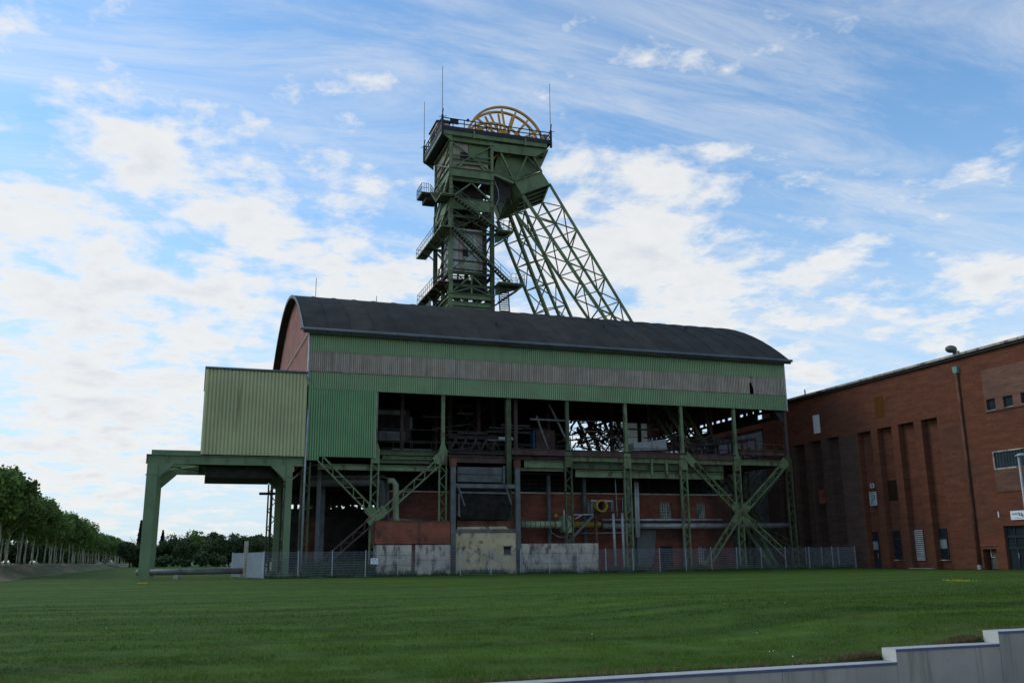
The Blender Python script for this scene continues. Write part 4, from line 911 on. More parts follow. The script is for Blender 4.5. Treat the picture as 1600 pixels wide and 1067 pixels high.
# plates on the wall
patch(1271, 648, 1281, 677, 'white', 'white_panel', .03); patch(1367, 619, 1380.5, 653, 'panel_brown', 'brown_panel', .03)
def rpatch(l, t_, r, b_, mat, nm):
    y0, y1 = SX(r, (t_+b_)/2, BX+RD)[1], SX(l, (t_+b_)/2, BX+RD)[1]; z0, z1 = SX((l+r)/2, b_, BX+RD)[2], SX((l+r)/2, t_, BX+RD)[2]
    MB().box(BX+RD-.03, BX+RD-.003, y0, y1, z0, z1).build(nm, M[mat], bb)
rpatch(1386.5, 750, 1402, 782, 'panel_dark', 'dark_panel'); patch(1280, 765, 1289.5, 787, 'rust_tank', 'red_panel', .03, .015)
# downpipe with green hopper head
p0, p1 = SX(1494, 583, BX-.15), SX(1531, 888, BX-.15)
dpp = MB().tube((BX-.15, p0[1], p0[2]), (BX-.15, p1[1], 0), .13, 10).build('downpipe', M['rust'], bb, True)
z1 = SX(1493, 573, BX-.15)[2]; mb = MB(); mb.add([(BX-.3, p0[1]-.28, z1), (BX, p0[1]-.28, z1), (BX, p0[1]+.28, z1), (BX-.3, p0[1]+.28, z1), (BX-.28, p0[1]-.2, p0[2]), (BX-.02, p0[1]-.2, p0[2]), (BX-.02, p0[1]+.2, p0[2]), (BX-.28, p0[1]+.2, p0[2])], [(0,1,2,3),(0,4,5,1),(1,5,6,2),(2,6,7,3),(3,7,4,0),(7,6,5,4)])
mb.build('rain_head', mk('verdigris', (.16, .30, .25)), dpp)
MB().tube((BX-.17, p1[1], 0), (BX-.17, p1[1], .35), .16, 8).build('shoe', M['white_pipe'], dpp)
MB().box(BX-.06, BX-.003, byy(1560.5, 803)-.04, byy(1560.5, 803)+.04, bz(1560, 808), bz(1560, 799)).build('wall_lamp', M['white'], bb)
# lower annex further back
an = thing('annex_building', 'lower annex with brown parapet and pale grey wall behind the hall end', 'building', (66, 100, 0))
za = bz(1188, 655); MB().box(BX, BX+12, Y1+.02, 125, za-1.1, za).build('parapet', M['brick_old'], an); MB().box(BX+.2, BX+11.8, Y1+.05, 124.8, 0, za-1.11).build('wall', M['conc_d'], an)
for k in range(9): MB().box(BX+.1, BX+.198, Y1+.5+k*3.2, Y1+3.5+k*3.2, za-4.2, za-1.4).build('wall_panel', mk('pale grey panel', (.30, .33, .37)) if k == 0 else bpy.data.materials['pale grey panel'], an)
# signs
yq = byy(1370.3, 780)
t = thing('poster_sign', 'tall white information poster with black square logo between wall recesses', 'sign', (BX-.05, byy(1365, 780), bz(1365, 790)))
y0, y1, z0, z1 = byy(1370, 779), byy(1359.3, 779), bz(1365, 789.5), bz(1365, 768)
MB().box(BX-.05, BX-.003, y0, y1, z0, z1).build('board', mk('grey white board', (.42, .44, .43)), t)
def ink(t, x, y0, y1, z0, z1, fs):
    for a, b, c, d in fs: MB().box(x-.006, x-.0005, y1-(y1-y0)*b, y1-(y1-y0)*a, z0+(z1-z0)*c, z0+(z1-z0)*d).build('print', M['ink'], t)
ink(t, BX-.05, y0, y1, z0, z1, [(.12, .2, .86, .93), (.25, .4, .87, .93), (.45, .58, .87, .93), (.63, .85, .88, .93), (.1, .2, .73, .79), (.3, .78, .70, .76), (.66, .8, .48, .70), (.28, .8, .45, .51), (.28, .5, .57, .62), (.2, .75, .33, .38), (.2, .7, .25, .29), (.15, .3, .08, .17), (.4, .5, .06, .17), (.6, .66, .08, .2), (.74, .82, .08, .2)])
t = thing('number_sign', 'small pale plate with dark number above the tall poster', 'sign', (BX-.04, byy(1363, 758), bz(1363, 762)))
y0, y1, z0, z1 = byy(1366, 758.5), byy(1360, 758.5), bz(1363, 762), bz(1363, 755)
MB().box(BX-.04, BX-.003, y0, y1, z0, z1).build('board', bpy.data.materials['grey white board'], t); ink(t, BX-.04, y0, y1, z0, z1, [(.3, .6, .6, .82), (.45, .72, .15, .6)])
t = thing('entrance_sign', 'white sign board with black logo over the glazed entrance', 'sign', (BX-.1, byy(1590, 805), bz(1590, 812)))
y0, y1, z0, z1 = byy(1625, 803), byy(1580.5, 803), bz(1582, 812), bz(1582, 798)
MB().box(BX-.12, BX-.003, y0, y1, z0, z1).build('board', M['white'], t)
ink(t, BX-.12, y0, y1, z0, z1, [(.05, .12, .66, .72), (.13, .27, .66, .72), (.06, .26, .57, .62), (.28, .42, .62, .68), (.30, .33, .42, .82), (.30, .42, .42, .49), (.39, .42, .42, .74), (.42, .46, .30, .55), (.15, .2, .17, .22), (.21, .3, .17, .22), (.31, .38, .17, .22), (.4, .5, .17, .22)])
# roof floodlight
t = thing('roof_floodlight', 'round grey floodlight on a short bracket at the brick roof edge', 'floodlight', SX(1494, 551, BX-.1))
c = V(SX(1486, 545.5, BX-.6)); MB().ball(c, .55, 14, 10, (1, .75, .6)).build('lamp_head', M['pipe_d'], t, True)
e = V(SX(1494, 552, BX-.1)); MB().bar(c, e, .12).build('bracket', M['pipe'], t); MB().box(e[0]-.2, e[0]+.2, e[1]-.2, e[1]+.2, ZT+.425, max(e[2], ZT+.7)).build('base', M['pipe'], t)
p = SX(1258, 616, BX-.1); tag(MB().bar((BX-.1, p[1], ZT+.42), (BX-.1, p[1], ZT+1.0), .1).build('roof_stub_pipe', M['dark']), 'short dark stub pipe on the far end of the brick roof edge', 'pipe')
# street lamp
zl = 7.0; p = V(SZ(1591, 712, zl))
t = thing('street_lamp', 'grey street lamp with flat head in front of the brick building', 'street lamp', (p[0], p[1], 0))
MB().path([(p[0], p[1], 0), (p[0], p[1], 3), (p[0], p[1], zl)], .10, 10, .055).build('pole', M['zinc'], t, True)
hd = MB(); hd.prism([(p[0]-.15, p[1]-.16, zl), (p[0]+.2, p[1]-.16, zl+.16), (p[0]+.75, p[1]-.16, zl+.2), (p[0]+.8, p[1]-.16, zl+.05)], (0, .32, 0)); hd.build('lamp_head', M['zinc'], t)
# ================================================================== headframe
hf = thing('headframe', 'tall green steel mining headframe with ochre winding wheels and raking strut', 'headframe', (30, 96.5, 0))
TX0, TX1, TY, TB = 24.85, 29.65, 93.0, 99.9
MH = M['green_head']
def part(mb, name, mat='green_head', parent=hf, smooth=False): return mb.build(name, M[mat], parent, smooth)
for x in (TX0, TX1):
    for y in (TY, TB): part(MB().ibeam((x, y, 0), (x, y, 40.0), .44, .44, .06, (0, 1, 0)), 'column', 'green_d' if (x, y) != (TX0, TY) else 'green'); part(MB().ibeam((x, y, 40.0), (x, y, 48.0), .30, .36, .06, (0, 1, 0)), 'column')
def girder(z0, z1, front=True, left=True, right=True, back=True, th=.3, mat='green_head'):
    zc, h = (z0+z1)/2, z1-z0
    if front: part(MB().ibeam((TX0-.25, TY-.1, zc), (TX1+.25, TY-.1, zc), th, h, .05), 'girder', mat)
    if back: part(MB().ibeam((TX0-.25, TB, zc), (TX1+.25, TB, zc), th, h, .05), 'girder', mat)
    if left: part(MB().ibeam((TX0-.1, TY+.2, zc), (TX0-.1, TB-.2, zc), th, h, .05), 'girder', mat)
    if right: part(MB().ibeam((TX1+.1, TY+.2, zc), (TX1+.1, TB-.2, zc), th, h, .05), 'girder', mat)
girder(28.9, 29.5, th=.5); girder(28.1, 28.6); girder(30.3, 30.6, th=.2, mat='green_d'); girder(31.7, 32.0, mat='green_d'); girder(36.5, 36.8, th=.2, mat='green_d'); girder(38.3, 38.6, th=.2, mat='green_d')
girder(39.25, 40.6); girder(42.6, 43.0, th=.25, mat='green_d'); girder(43.15, 44.2, th=.4); girder(47.4, 48.0, th=.4)
for z in (6, 12, 18, 24): girder(z, z+.4)
def xb(z0, z1, face, style='X', w=.13, mat='green_head'):
    if face in 'fb': a0, a1 = (TX0, TX1); P_ = lambda u, z: (u, TY-.05 if face == 'f' else TB, z)
    else: a0, a1 = (TY, TB); P_ = lambda u, z: (TX0-.05 if face == 'l' else TX1+.05, u, z)
    m = (a0+a1)/2; zm = (z0+z1)/2
    segs = {'X': [((a0, z0), (a1, z1)), ((a0, z1), (a1, z0))], 'V': [((a0, z1), (m, z0)), ((a1, z1), (m, z0))], 'A': [((a0, z0), (m, z1)), ((a1, z0), (m, z1))]}[style]
    for (p, q) in segs: part(MB().bar(P_(*p), P_(*q), w), 'brace', mat)
for f in 'flrb':
    xb(29.5, 31.7, f, 'A'); xb(32.0, 36.5, f, 'X', .1, 'green_d'); xb(36.8, 39.2, f, 'X', .1, 'green_d'); xb(40.6, 42.6, f, 'A', .16); xb(44.2, 47.4, f, 'X', .14)
    for z in (0, 6.4, 12.4, 18.4): xb(z, z+5.6, f, 'X', .14)
part(MB().bar((27.25, TY-.05, 29.5), (27.25, TY-.05, 31.7), .14), 'post')
xb(29.5, 30.3, 'f', 'A', .1)
# lower plating just above the hall roof
part(MB().box(TX0+.25, TX1-.25, TY-.02, TY+.1, 24.3, 28.1), 'plating'); part(MB().box(TX0-.02, TX0+.08, TY+.3, TB-.3, 24.3, 28.8), 'plating', 'green_d')
for k in range(4): part(MB().box(TX0-.1, TX0-.025, TY+.8+k*1.6, TY+.95+k*1.6, 24.3, 28.8), 'rib', 'green_d')
for x in (TX0+1.0, TX1-1.0): part(MB().box(x-.08, x+.08, TY-.12, TY-.025, 24.3, 27.6), 'rib', 'green')
part(MB().bar((TX0+.2, TY-.2, 28.0), (TX0+1.3, TY-.2, 26.6), .12), 'brace', 'green'); part(MB().bar((TX1-.2, TY-.2, 28.0), (TX1-1.3, TY-.2, 26.6), .12), 'brace', 'green')
part(MB().box(TX0+.5, TX1-1.0, TY+1.6, TY+1.9, 29.5, 31.7), 'machinery', 'dark'); part(MB().box(TX0+1.2, TX1-1.2, TY+.9, TY+1.1, 29.5, 29.9), 'machinery', 'rust')
# grey sheeted shaft casing
def shaft_panel(x0, x1, z0, z1, y, n, nm='casing_sheet'):
    for k in range(n): part(MB().corr((x0+(x1-x0)*k/n, y), (1, 0, 0), (x1-x0)/n-.003, z0, z1, .19, .04), nm, ('casing', 'grey_sheet3', 'casing')[k % 3])
shaft_panel(TX0+.3, 28.7, 32.0, 37.2, TY+.55, 5)
part(MB().box(TX0+.3, 28.7, TY+.6, TY+5, 37.2, 37.3), 'casing_top', 'grey_sheet')
for k in range(2): part(MB().corr((TX0+.25, TY+.6+k*1.6), (0, 1, 0), 1.58, 32.0, 37.6, .19, .04, nrm=(-1, 0, 0)), 'casing_sheet', 'casing')
part(MB().box(TX0+.2, TX0+.205, TY+1.5, TY+1.75, 32.8, 34.6), 'slot', 'black')
part(MB().box(26.4, 27.0, TY+.48, TY+.5, 34.0, 34.9), 'hatch', 'dark'); part(MB().box(26.0, 28.3, TY+.46, TY+.48, 32.7, 33.1), 'green_strip', 'green_duct')
for z in (32.4, 33.4, 34.6): part(MB().box(TX0+.3, TX1-.3, TY+.3, TY+.42, z, z+.12), 'rail_bar', 'green_d')
part(MB().box(28.75, 29.2, TY+.5, TY+3, 29.5, 39), 'guide_post', 'dark'); part(MB().box(25.4, 25.8, TB-1, TB-.6, 29.5, 43), 'guide_post', 'dark'); part(MB().box(28.2, 28.6, TB-1, TB-.6, 29.5, 43), 'guide_post', 'dark')
for x, z in ((26.2, 37.9), (27.6, 38.9)): part(MB().box(x-.6, x+.9, TY+1.2, TB-1.2, z-.05, z+.5), 'guide_beam', 'green_d')
part(MB().box(TX0+.3, TX1-.4, TY+2, TB-.5, 40.5, 42.9), 'shaft_lining', 'dark')
# upper cabin
for a, b, c, d, m in ((TX0+.3, 26.9, 46.0, 47.4, 'grey_sheet2'), (TX0+.3, TX1-.3, 44.2, 45.2, 'grey_sheet'), (26.95, TX1-.3, 45.8, 47.4, 'green_head'), (26.0, TX1-.3, 45.2, 45.8, 'green_head'), (TX0+.3, 26.0, 45.2, 46.0, 'grey_sheet2')):
    part(MB().corr((a, TY+.25), (1, 0, 0), b-a, c, d, .19, .04) if m != 'green_head' else MB().box(a, b, TY+.22, TY+.28, c, d), 'cabin_panel', m)
part(MB().box(26.0, 26.9, TY+.1, TY+.15, 45.4, 46.3), 'cabin_opening', 'black')
part(MB().bar((TX0, TY-.08, 45.8), (TX1, TY-.08, 45.85), .12), 'cabin_rail'); part(MB().bar((TX0, TY-.08, 45.3), (TX1, TY-.08, 45.35), .14), 'cabin_rail', 'green_d')
part(MB().bar((26.2, TY-.05, 44.9), (28.3, TY-.05, 44.95), .25), 'cabin_rail'); part(MB().bar((26.2, TY-.05, 44.9), (25.6, TY-.05, 44.2), .2), 'cabin_rail'); part(MB().bar((28.3, TY-.05, 44.9), (28.8, TY-.05, 44.2), .2), 'cabin_rail')
for k in range(4): part(MB().corr((TX0+.1, TY+.3+k*1.6), (0, 1, 0), 1.58, 43.8, 47.6, .19, .04, nrm=(-1, 0, 0)), 'cabin_panel', 'grey_sheet2' if k % 2 else 'grey_sheet')
for z in (45.3, 46.2): part(MB().bar((TX0-.05, TY+.2, z), (TX0-.05, TB, z), .12), 'cabin_rail', 'green_d')
part(MB().box(TX0+.03, TX0+.055, TY+3, TY+3.6, 44.2, 46.0), 'cabin_opening', 'black')
part(MB().box(TX0+.4, TX1-.2, TY+.4, TB-.2, 44.25, 47.3), 'cabin_core', 'dark')
part(MB().bar((TX0-.15, TY-.1, 43.6), (TX0-.15, TY+5.5, 39.9), .25, .55), 'raking_beam')
part(MB().bar((TX0-.15, TY+.2, 40.4), (TX0-.15, TB-.4, 37.2), .2, .5), 'raking_beam')
# top platform
PX0, PX1, PY0, PY1 = 23.62, 36.85, 92.5, 101.2
part(MB().box(PX0, PX1-.5, PY0, PY1, 48.0, 48.5), 'platform'); part(MB().box(PX0-.06, PX1, PY0-.08, PY0+.02, 48.505, 49.0), 'kerb', 'black'); part(MB().box(PX0-.06, PX0+.02, PY0+.022, PY1, 48.505, 48.9), 'kerb', 'black')
part(MB().box(PX1-.08, PX1, PY0+.022, PY1, 48.505, 49.0), 'kerb', 'black'); part(MB().box(PX0, PX1, PY1, PY1+.08, 48.505, 49.0), 'kerb', 'black')
part(MB().box(PX0+.05, PX1-.1, PY0+.05, PY1-.05, 48.505, 48.56), 'deck_plate', 'dark')
for x in np.linspace(27.4, 33.6, 2): part(MB().box(x-.1, x+.1, PY0-.22, PY0-.085, 47.8, 48.7), 'bracket')
part(MB().box(PX0+.06, TX1, PY0+.35, PY1-.06, 47.93, 47.99), 'soffit', 'black')
for y in (PY0+.1, PY1-.1): part(MB().prism([(PX0+.2, y, 48.0), (TX0, y, 48.0), (TX0, y, 47.3)], (0, .15, 0)), 'corner_bracket')
def hrail(a, b, n, h=1.0, nm='handrail', mat='black', r=.022, parent=hf):
    return rail(a, b, h, n, nm, mat, parent, r)
hrail((PX0, PY0, 49.0), (PX1, PY0, 49.0), 10, .95, r=.045); hrail((PX0, PY0, 48.9), (PX0, PY1, 48.9), 7, 1.0, r=.045); hrail((PX1-.05, PY0, 49), (PX1-.05, PY1, 49), 6, .95, r=.045); hrail((PX0, PY1, 49), (PX1, PY1, 49), 8, .95, r=.045)
part(MB().box(24.6, 25.6, PY0+.05, PY0+.1, 49.35, 49.95), 'notice_board', 'black'); part(MB().box(26.6, 26.85, PY0-.02, PY0+.25, 49.98, 50.2), 'spotlight', 'black')
part(MB().box(36.0, 36.5, PY0+.1, PY0+.4, 49.3, 49.75), 'switch_box', 'grey_sheet3')
# hut on the rear left
part(MB().box(23.75, 25.2, 95.2, 98.6, 48.57, 50.7), 'hut', 'grey_sheet3'); part(MB().prism([(23.6, 95.0, 50.705), (25.4, 95.0, 50.705), (25.4, 95.0, 50.95), (24.5, 95.0, 51.0), (23.6, 95.0, 50.8)], (0, 3.8, 0)), 'hut_roof', 'dark')
part(MB().box(23.73, 23.748, 96.2, 97.6, 49.2, 50.2), 'hut_window', 'dark')
# lightning masts on the corners
for x, y, pt in ((PX0+.05, PY0-.05, (690, 104)), (PX1-.05, PY0-.05, (855, 131)), (PX0-.05, PY1-.3, (660, 159))):
    zt = SY(*pt, y)[2]; mk_ = part(MB().path([(x, y, 48.2), (x, y, 50), (x, y, zt)], .055, 6, .03), 'lightning_mast', 'pipe_d')
    part(MB().box(x-.11, x+.11, y-.16, y+.04, 48.0, 50.2), 'mast_bracket', 'black', mk_); part(MB().bar((x, y-.1, 50.2), (x+.1, y-.1, 51.0), .08), 'mast_bracket', 'black', mk_); part(MB().bar((x-.4, y-.1, 49.9), (x+.5, y-.1, 50.1), .05), 'mast_bracket', 'black', mk_)
# winding wheels
wt = V(SY(786, 166.5, 94.2)); WR = 4.85; WX = (SY(733, 197, 94.2)[0]+SY(847, 212, 94.2)[0])/2; WZ = wt[2]-WR
def wheel(y):
    w_ = MB().ring((WX, y, WZ), WR-.11, .22, .30, 64).build('winding_wheel', M['wheel'], hf)
    n = 16
    for k in range(n):
        a = 2*math.pi*(k+.3)/n; s = .14 if k % 2 else -.14
        MB().bar((WX+.5*math.cos(a), y+s*2.2, WZ+.5*math.sin(a)), (WX+(WR-.4)*math.cos(a), y, WZ+(WR-.4)*math.sin(a)), .22, .16, (0, 1, 0)).build('spoke', M['wheel'], w_)
    MB().tube((WX, y-.45, WZ), (WX, y+.45, WZ), .62, 20).build('hub', M['wheel'], w_)
for y in (94.2, 95.5, 98.5, 99.8): wheel(y)
part(MB().tube((WX, 93.2, WZ), (WX, 100.6, WZ), .2, 12), 'axle', 'dark')
for y in (93.4, 96.9, 100.5):
    part(MB().prism([(WX-1.6, y-.15, 48.57), (WX+1.6, y-.15, 48.57), (WX+.5, y-.15, WZ+.35), (WX-.5, y-.15, WZ+.35)], (0, .3, 0)), 'bearing_stand', 'wheel')
    part(MB().bar((WX-3.8, y, 48.9), (WX+3.8, y, 48.9), .3, .5), 'wheel_beam', 'wheel')
# head box of the strut
def pp(pts): return [SY(a, b, y) for a, b, y in pts]
part(MB().prism(pp([(762, 222.5, 92.8), (857.5, 234, 92.8), (835.5, 245, 92.8), (768.5, 236, 92.8)]), (0, .06, 0)), 'fascia_plate')
part(MB().prism(pp([(857.5, 234, 92.9), (847, 258, 96), (840, 262.5, 96), (835.5, 245, 92.9)]), (-.05, .05, 0)), 'side_plate', 'green_head')
part(MB().prism(pp([(771, 270, 93.9), (779, 238, 93.9), (836, 245, 93.9), (844, 264, 93.9), (812, 278, 93.9), (803, 284, 93.9)]), (0, 5.6, 0)), 'web_plate')
part(MB().box(30.2, PX1-.6, 93.3, 100.8, 47.2, 47.98), 'head_girder', 'green_d')
part(MB().prism(pp([(836, 244, 93.9), (855, 236, 93.9), (849, 252, 93.9), (844, 264, 93.9)]), (0, 6.6, 0)), 'web_plate')
part(MB().prism(pp([(771, 271, 93.96), (803, 285, 93.96), (797, 308, 93.96), (771, 322, 93.96)]), (0, .1, 0)), 'void_shade', 'dark')  # dark sheet standing in for the shade inside the open void
for (a, b) in (((781, 237), (801, 279)), ((824, 243), (806, 282)), ((833, 245), (846, 269))): part(MB().bar(SY(*a, 93.1), SY(*b, 93.1), .3, .2), 'head_strut')
part(MB().bar(SY(824, 246, 93.2), SY(842, 268, 93.2), .2), 'head_strut', 'green_d')
part(MB().bar(SY(769.5, 235, 92.95), SY(769.5, 269, 92.95), .2), 'head_strut')
part(MB().prism(pp([(794, 276.5, 93.1), (804, 283.5, 93.1), (811, 281, 93.1), (806, 275, 93.1)]), (0, .15, 0)), 'gusset')
part(MB().prism(pp([(768, 269, 92.9), (804, 284, 92.9), (802, 287.5, 92.9), (768, 272.5, 92.9)]), (0, .4, 0)), 'link_beam')
part(MB().prism(pp([(774, 275, 93.3), (798, 285.5, 93.3), (796, 288, 93.3), (774, 277.5, 93.3)]), (0, .3, 0)), 'link_beam', 'green_d')
part(MB().prism(pp([(803.5, 284, 92.9), (846.5, 269, 92.9), (858.5, 287.5, 92.9), (815.5, 303.5, 92.9)]), (0, .12, 0)), 'box_front')
part(MB().bar(SY(803.5, 283.5, 92.85), SY(847, 268.5, 92.85), .35, .08), 'box_rim'); part(MB().bar(SY(815, 303.8, 92.85), SY(859.5, 287.8, 92.85), .35, .08), 'box_rim')
mb = MB(); q = pp([(803.5, 284, 93), (815.5, 303.5, 93), (803.5, 332.5, 96.6), (777, 345, 99.6), (769.5, 322, 99.6)]); mb.prism(q, (.08, 0, .03)); part(mb, 'box_side')
for f in (.35, .6, .85):
    a = V(q[0])*(1-f)+V(q[4])*f; b = V(q[1])*(1-f)+V(q[3])*f; part(MB().bar(a+V((-.06, 0, 0)), b+V((-.06, 0, 0)), .1), 'box_rib')
mb = MB(); q = pp([(817, 302.5, 93.1), (857, 287.5, 93.1), (846.5, 315.5, 96.6), (804.5, 331.5, 96.6)]); mb.prism(q, (.03, 0, .08)); part(mb, 'box_underside', 'dark')
for f in (.25, .5, .75, 1.0):
    a = V(q[0])*(1-f)+V(q[3])*f; b = V(q[1])*(1-f)+V(q[2])*f; part(MB().bar(a+V((0, 0, -.1)), b+V((0, 0, -.1)), .14), 'box_rib')
mb = MB(); q = pp([(804.5, 331.5, 96.7), (846.5, 315.5, 96.7), (836, 312, 99.6), (778, 344.5, 99.6)]); mb.prism(q, (.03, 0, .08)); part(mb, 'box_underside', 'dark')
part(MB().prism(pp([(846.5, 269, 93.1), (858.3, 287.3, 93.1), (847, 315.5, 96.6), (838, 296, 96.6)]), (-.08, 0, 0)), 'box_side', 'green_head')
# raking strut legs (lattice boxes)
def leg(tops, bots, n, zfoot=0.0):
    T = [V(SY(*q)) for q in tops]; B = [V(SY(*q)) for q in bots]
    E_ = []
    for a, b in zip(T, B):
        d = (b-a)/np.linalg.norm(b-a); E_.append(a + d*(zfoot-a[2])/d[2])
    root = MB().bar(T[0], E_[0], .36).build('strut_leg', MH, hf)
    for a, b in list(zip(T, E_))[1:]: MB().bar(a, b, .30).build('chord', MH, root)
    for i, j in ((0, 1), (1, 2), (2, 3), (3, 0)):
        mb = MB()
        for k in range(n):
            f, g_ = k/n, (k+1)/n
            A, B_, C, D2 = T[i]+(E_[i]-T[i])*f, T[j]+(E_[j]-T[j])*f, T[i]+(E_[i]-T[i])*g_, T[j]+(E_[j]-T[j])*g_
            mb.bar(A, B_, .12)
            if k % 2: mb.bar(A, D2, .12)
            else: mb.bar(B_, C, .12)
        mb.build('lacing', MH, root)
leg([(816, 304, 93.1), (858.5, 288, 93.1), (846.5, 316, 96.4), (804.5, 331, 96.4)], [(952, 507, 89.0), (992, 511, 89.0), (967, 508, 92.6), (924, 505, 92.6)], 15)
leg([(797, 338, 98.2), (820, 330, 98.2), (806, 334, 101), (777, 345, 101)], [(858, 498, 101.6), (895, 501, 101.6), (876, 499, 105), (839, 498, 105)], 16)
# stairs and landings
def stair(a, b, wv, mat='green_d', step=.24, rails=True, parent=hf):
    a = V(a); b = V(b); w_ = V(wv); root = MB().bar(a, b, .06, .26).build('stair_flight', M[mat], parent)
    MB().bar(a+w_, b+w_, .06, .26).build('stringer', M[mat], root); n = int(abs(a[2]-b[2])/step); mb = MB(); d = b-a; h = V((d[0], d[1], 0)); h /= max(1e-6, np.linalg.norm(h))
    for k in range(n): p = a+d*(k+.5)/n; mb.bar(p, p+w_, .26, .04) if False else mb.add(*_tread(p, w_, h))
    mb.build('treads', M[mat], root)
    if rails:
        for o in (V((0, 0, 0)), w_):
            mb = MB()
            for z in (.5, 1.0): mb.bar(a+o+V((0, 0, z)), b+o+V((0, 0, z)), .045)
            for k in range(7): p = a+o+d*k/6; mb.bar(p, p+V((0, 0, 1.0)), .045)
            mb.build('handrail', M[mat], root)
    return root
def _tread(p, w_, h):
    q = [p-h*.14, p+h*.14, p+h*.14+w_, p-h*.14+w_]; q = q + [x+V((0, 0, .04)) for x in q]
    return q, [(0,3,2,1),(4,5,6,7),(0,1,5,4),(1,2,6,5),(2,3,7,6),(3,0,4,7)]
ys_ = 91.6; wv = (0, .8, 0)
stair((24.75, ys_, 40.5), (30.1, ys_, 36.85), wv); stair((24.75, ys_, 36.75), (31.3, ys_, 30.85), wv)
stair((30.2, 92.4, 30.6), (30.0, 91.0, 24.5), (1.1, 0, 0), rails=False)
def landing(x0, x1, y0, y1, z, rails_, mat='green'):
    o = MB().box(x0, x1, y0, y1, z-.12, z).build('landing', M[mat], hf)
    for k in range(5): y = y0+(y1-y0)*(k+.3)/5; MB().box(x0+.02, x1-.02, y, y+.12, z-.26, z-.125).build('joist', M['green_d'], o)
    for a, b, n in rails_: rail((*a, z), (*b, z), 1.05, n, 'handrail', 'green_d', o, .022)
    return o
landing(23.4, 24.7, 91.6, 94.4, 40.5, [((23.4, 91.6), (24.7, 91.6), 3), ((23.4, 91.6), (23.4, 94.4), 4)])
landing(23.4, 24.6, 91.6, 103.6, 36.7, [((23.4, 91.6), (24.7, 91.6), 3), ((23.4, 91.6), (23.4, 103.6), 12), ((23.4, 103.6), (24.6, 103.6), 2)])
landing(23.4, 24.6, 92.6, 102.8, 30.7, [((23.4, 92.6), (23.4, 102.8), 10), ((23.4, 102.8), (24.6, 102.8), 2)], 'rust')
landing(29.95, 31.7, 91.4, 93.6, 36.85, [((31.7, 91.4), (31.7, 93.6), 3), ((29.95, 91.4), (31.7, 91.4), 3), ((29.95, 93.6), (31.7, 93.6), 3)])
landing(29.95, 32.9, 91.4, 93.8, 30.8, [((32.9, 91.4), (32.9, 93.8), 3), ((31.4, 91.4), (32.9, 91.4), 3), ((30, 93.8), (32.9, 93.8), 5)])
ul = landing(22.5, 24.5, 97.2, 99.8, 42.7, [((22.5, 97.2), (22.5, 99.8), 6), ((22.5, 97.2), (23.3, 97.2), 3), ((22.5, 99.8), (24.5, 99.8), 5)], 'green_d')
part(MB().box(23.1, 24.5, 97.6, 99.6, 41.9, 42.4), 'cable_tray', 'dark')
stair((29.6, 100.6, 36.7), (25.0, 100.6, 33.3), (0, .8, 0)); stair((25.0, 100.6, 33.2), (29.6, 100.6, 29.8), (0, .8, 0)); stair((25.0, 100.6, 40.4), (29.6, 100.6, 36.8), (0, .8, 0))
r7 = random.Random(5)
for x, y in ((26.3, 95.2), (28.2, 95.2), (26.3, 97.8), (28.2, 97.8), (29.2, 94.0), (25.3, 94.2)): part(MB().bar((x, y, 24), (x, y, 43.1), .16), 'guide_rail', 'dark')
for k in range(30):
    z = 29.6 + k*.45; y = r7.choice((94.1, 95.2, 97.8, 99.0)); part(MB().bar((TX0+r7.random()*1.5, y, z), (TX1-r7.random()*1.5, y, z+r7.choice((0, 0, .5, -.5))), r7.uniform(.06, .14)), 'bunton', 'dark' if k % 2 else 'green_d')
for k in range(14):
    z = 29.8 + k*.9; part(MB().bar((TX0+.1, TY+.6+r7.random()*2, z), (TX0+.1, TB-.5-r7.random()*2, z+r7.choice((0, .6, -.6))), .09), 'bunton', 'green_d')
stair((23.5, 94.4, 40.6), (23.5, 97.2, 42.7), (.9, 0, 0))
for x0, x1, z in ((29.8, 31.6, 36.7), (29.8, 32.8, 30.65)):
    for y in (91.5, 93.5): part(MB().bar((x1-.1, y, z-.15), (x0, y, z-(x1-x0)*.75), .16), 'landing_brace', 'green_d')
    part(MB().prism([(x0, 92.4, z-.27), (x1-.3, 92.4, z-.27), (x0, 92.4, z-1.2)], (0, .06, 0)), 'landing_web', 'green_d')
for y, z in ((94, 36.55), (97, 36.55), (100, 36.55), (94.5, 30.5), (98, 30.5), (101, 30.5)): part(MB().bar((23.5, y, z-.1), (TX0, y, z-1.3), .12), 'landing_brace', 'green_d')
part(MB().corr((23.55, 96.5), (0, 1, 0), 6, 24.5, 29.6, .3, .05, nrm=(-1, 0, 0)), 'skirt_sheet', 'green_d'); part(MB().corr((23.55, 102.5), (1, 0, 0), 1.2, 24.5, 29.6, .3, .05), 'skirt_sheet', 'green_d')
part(MB().path([(29.9, 92.6, 43), (30.3, 92.6, 42), (30.4, 92.6, 41), (30.0, 92.6, 40)], .03, 5), 'cable', 'pipe')
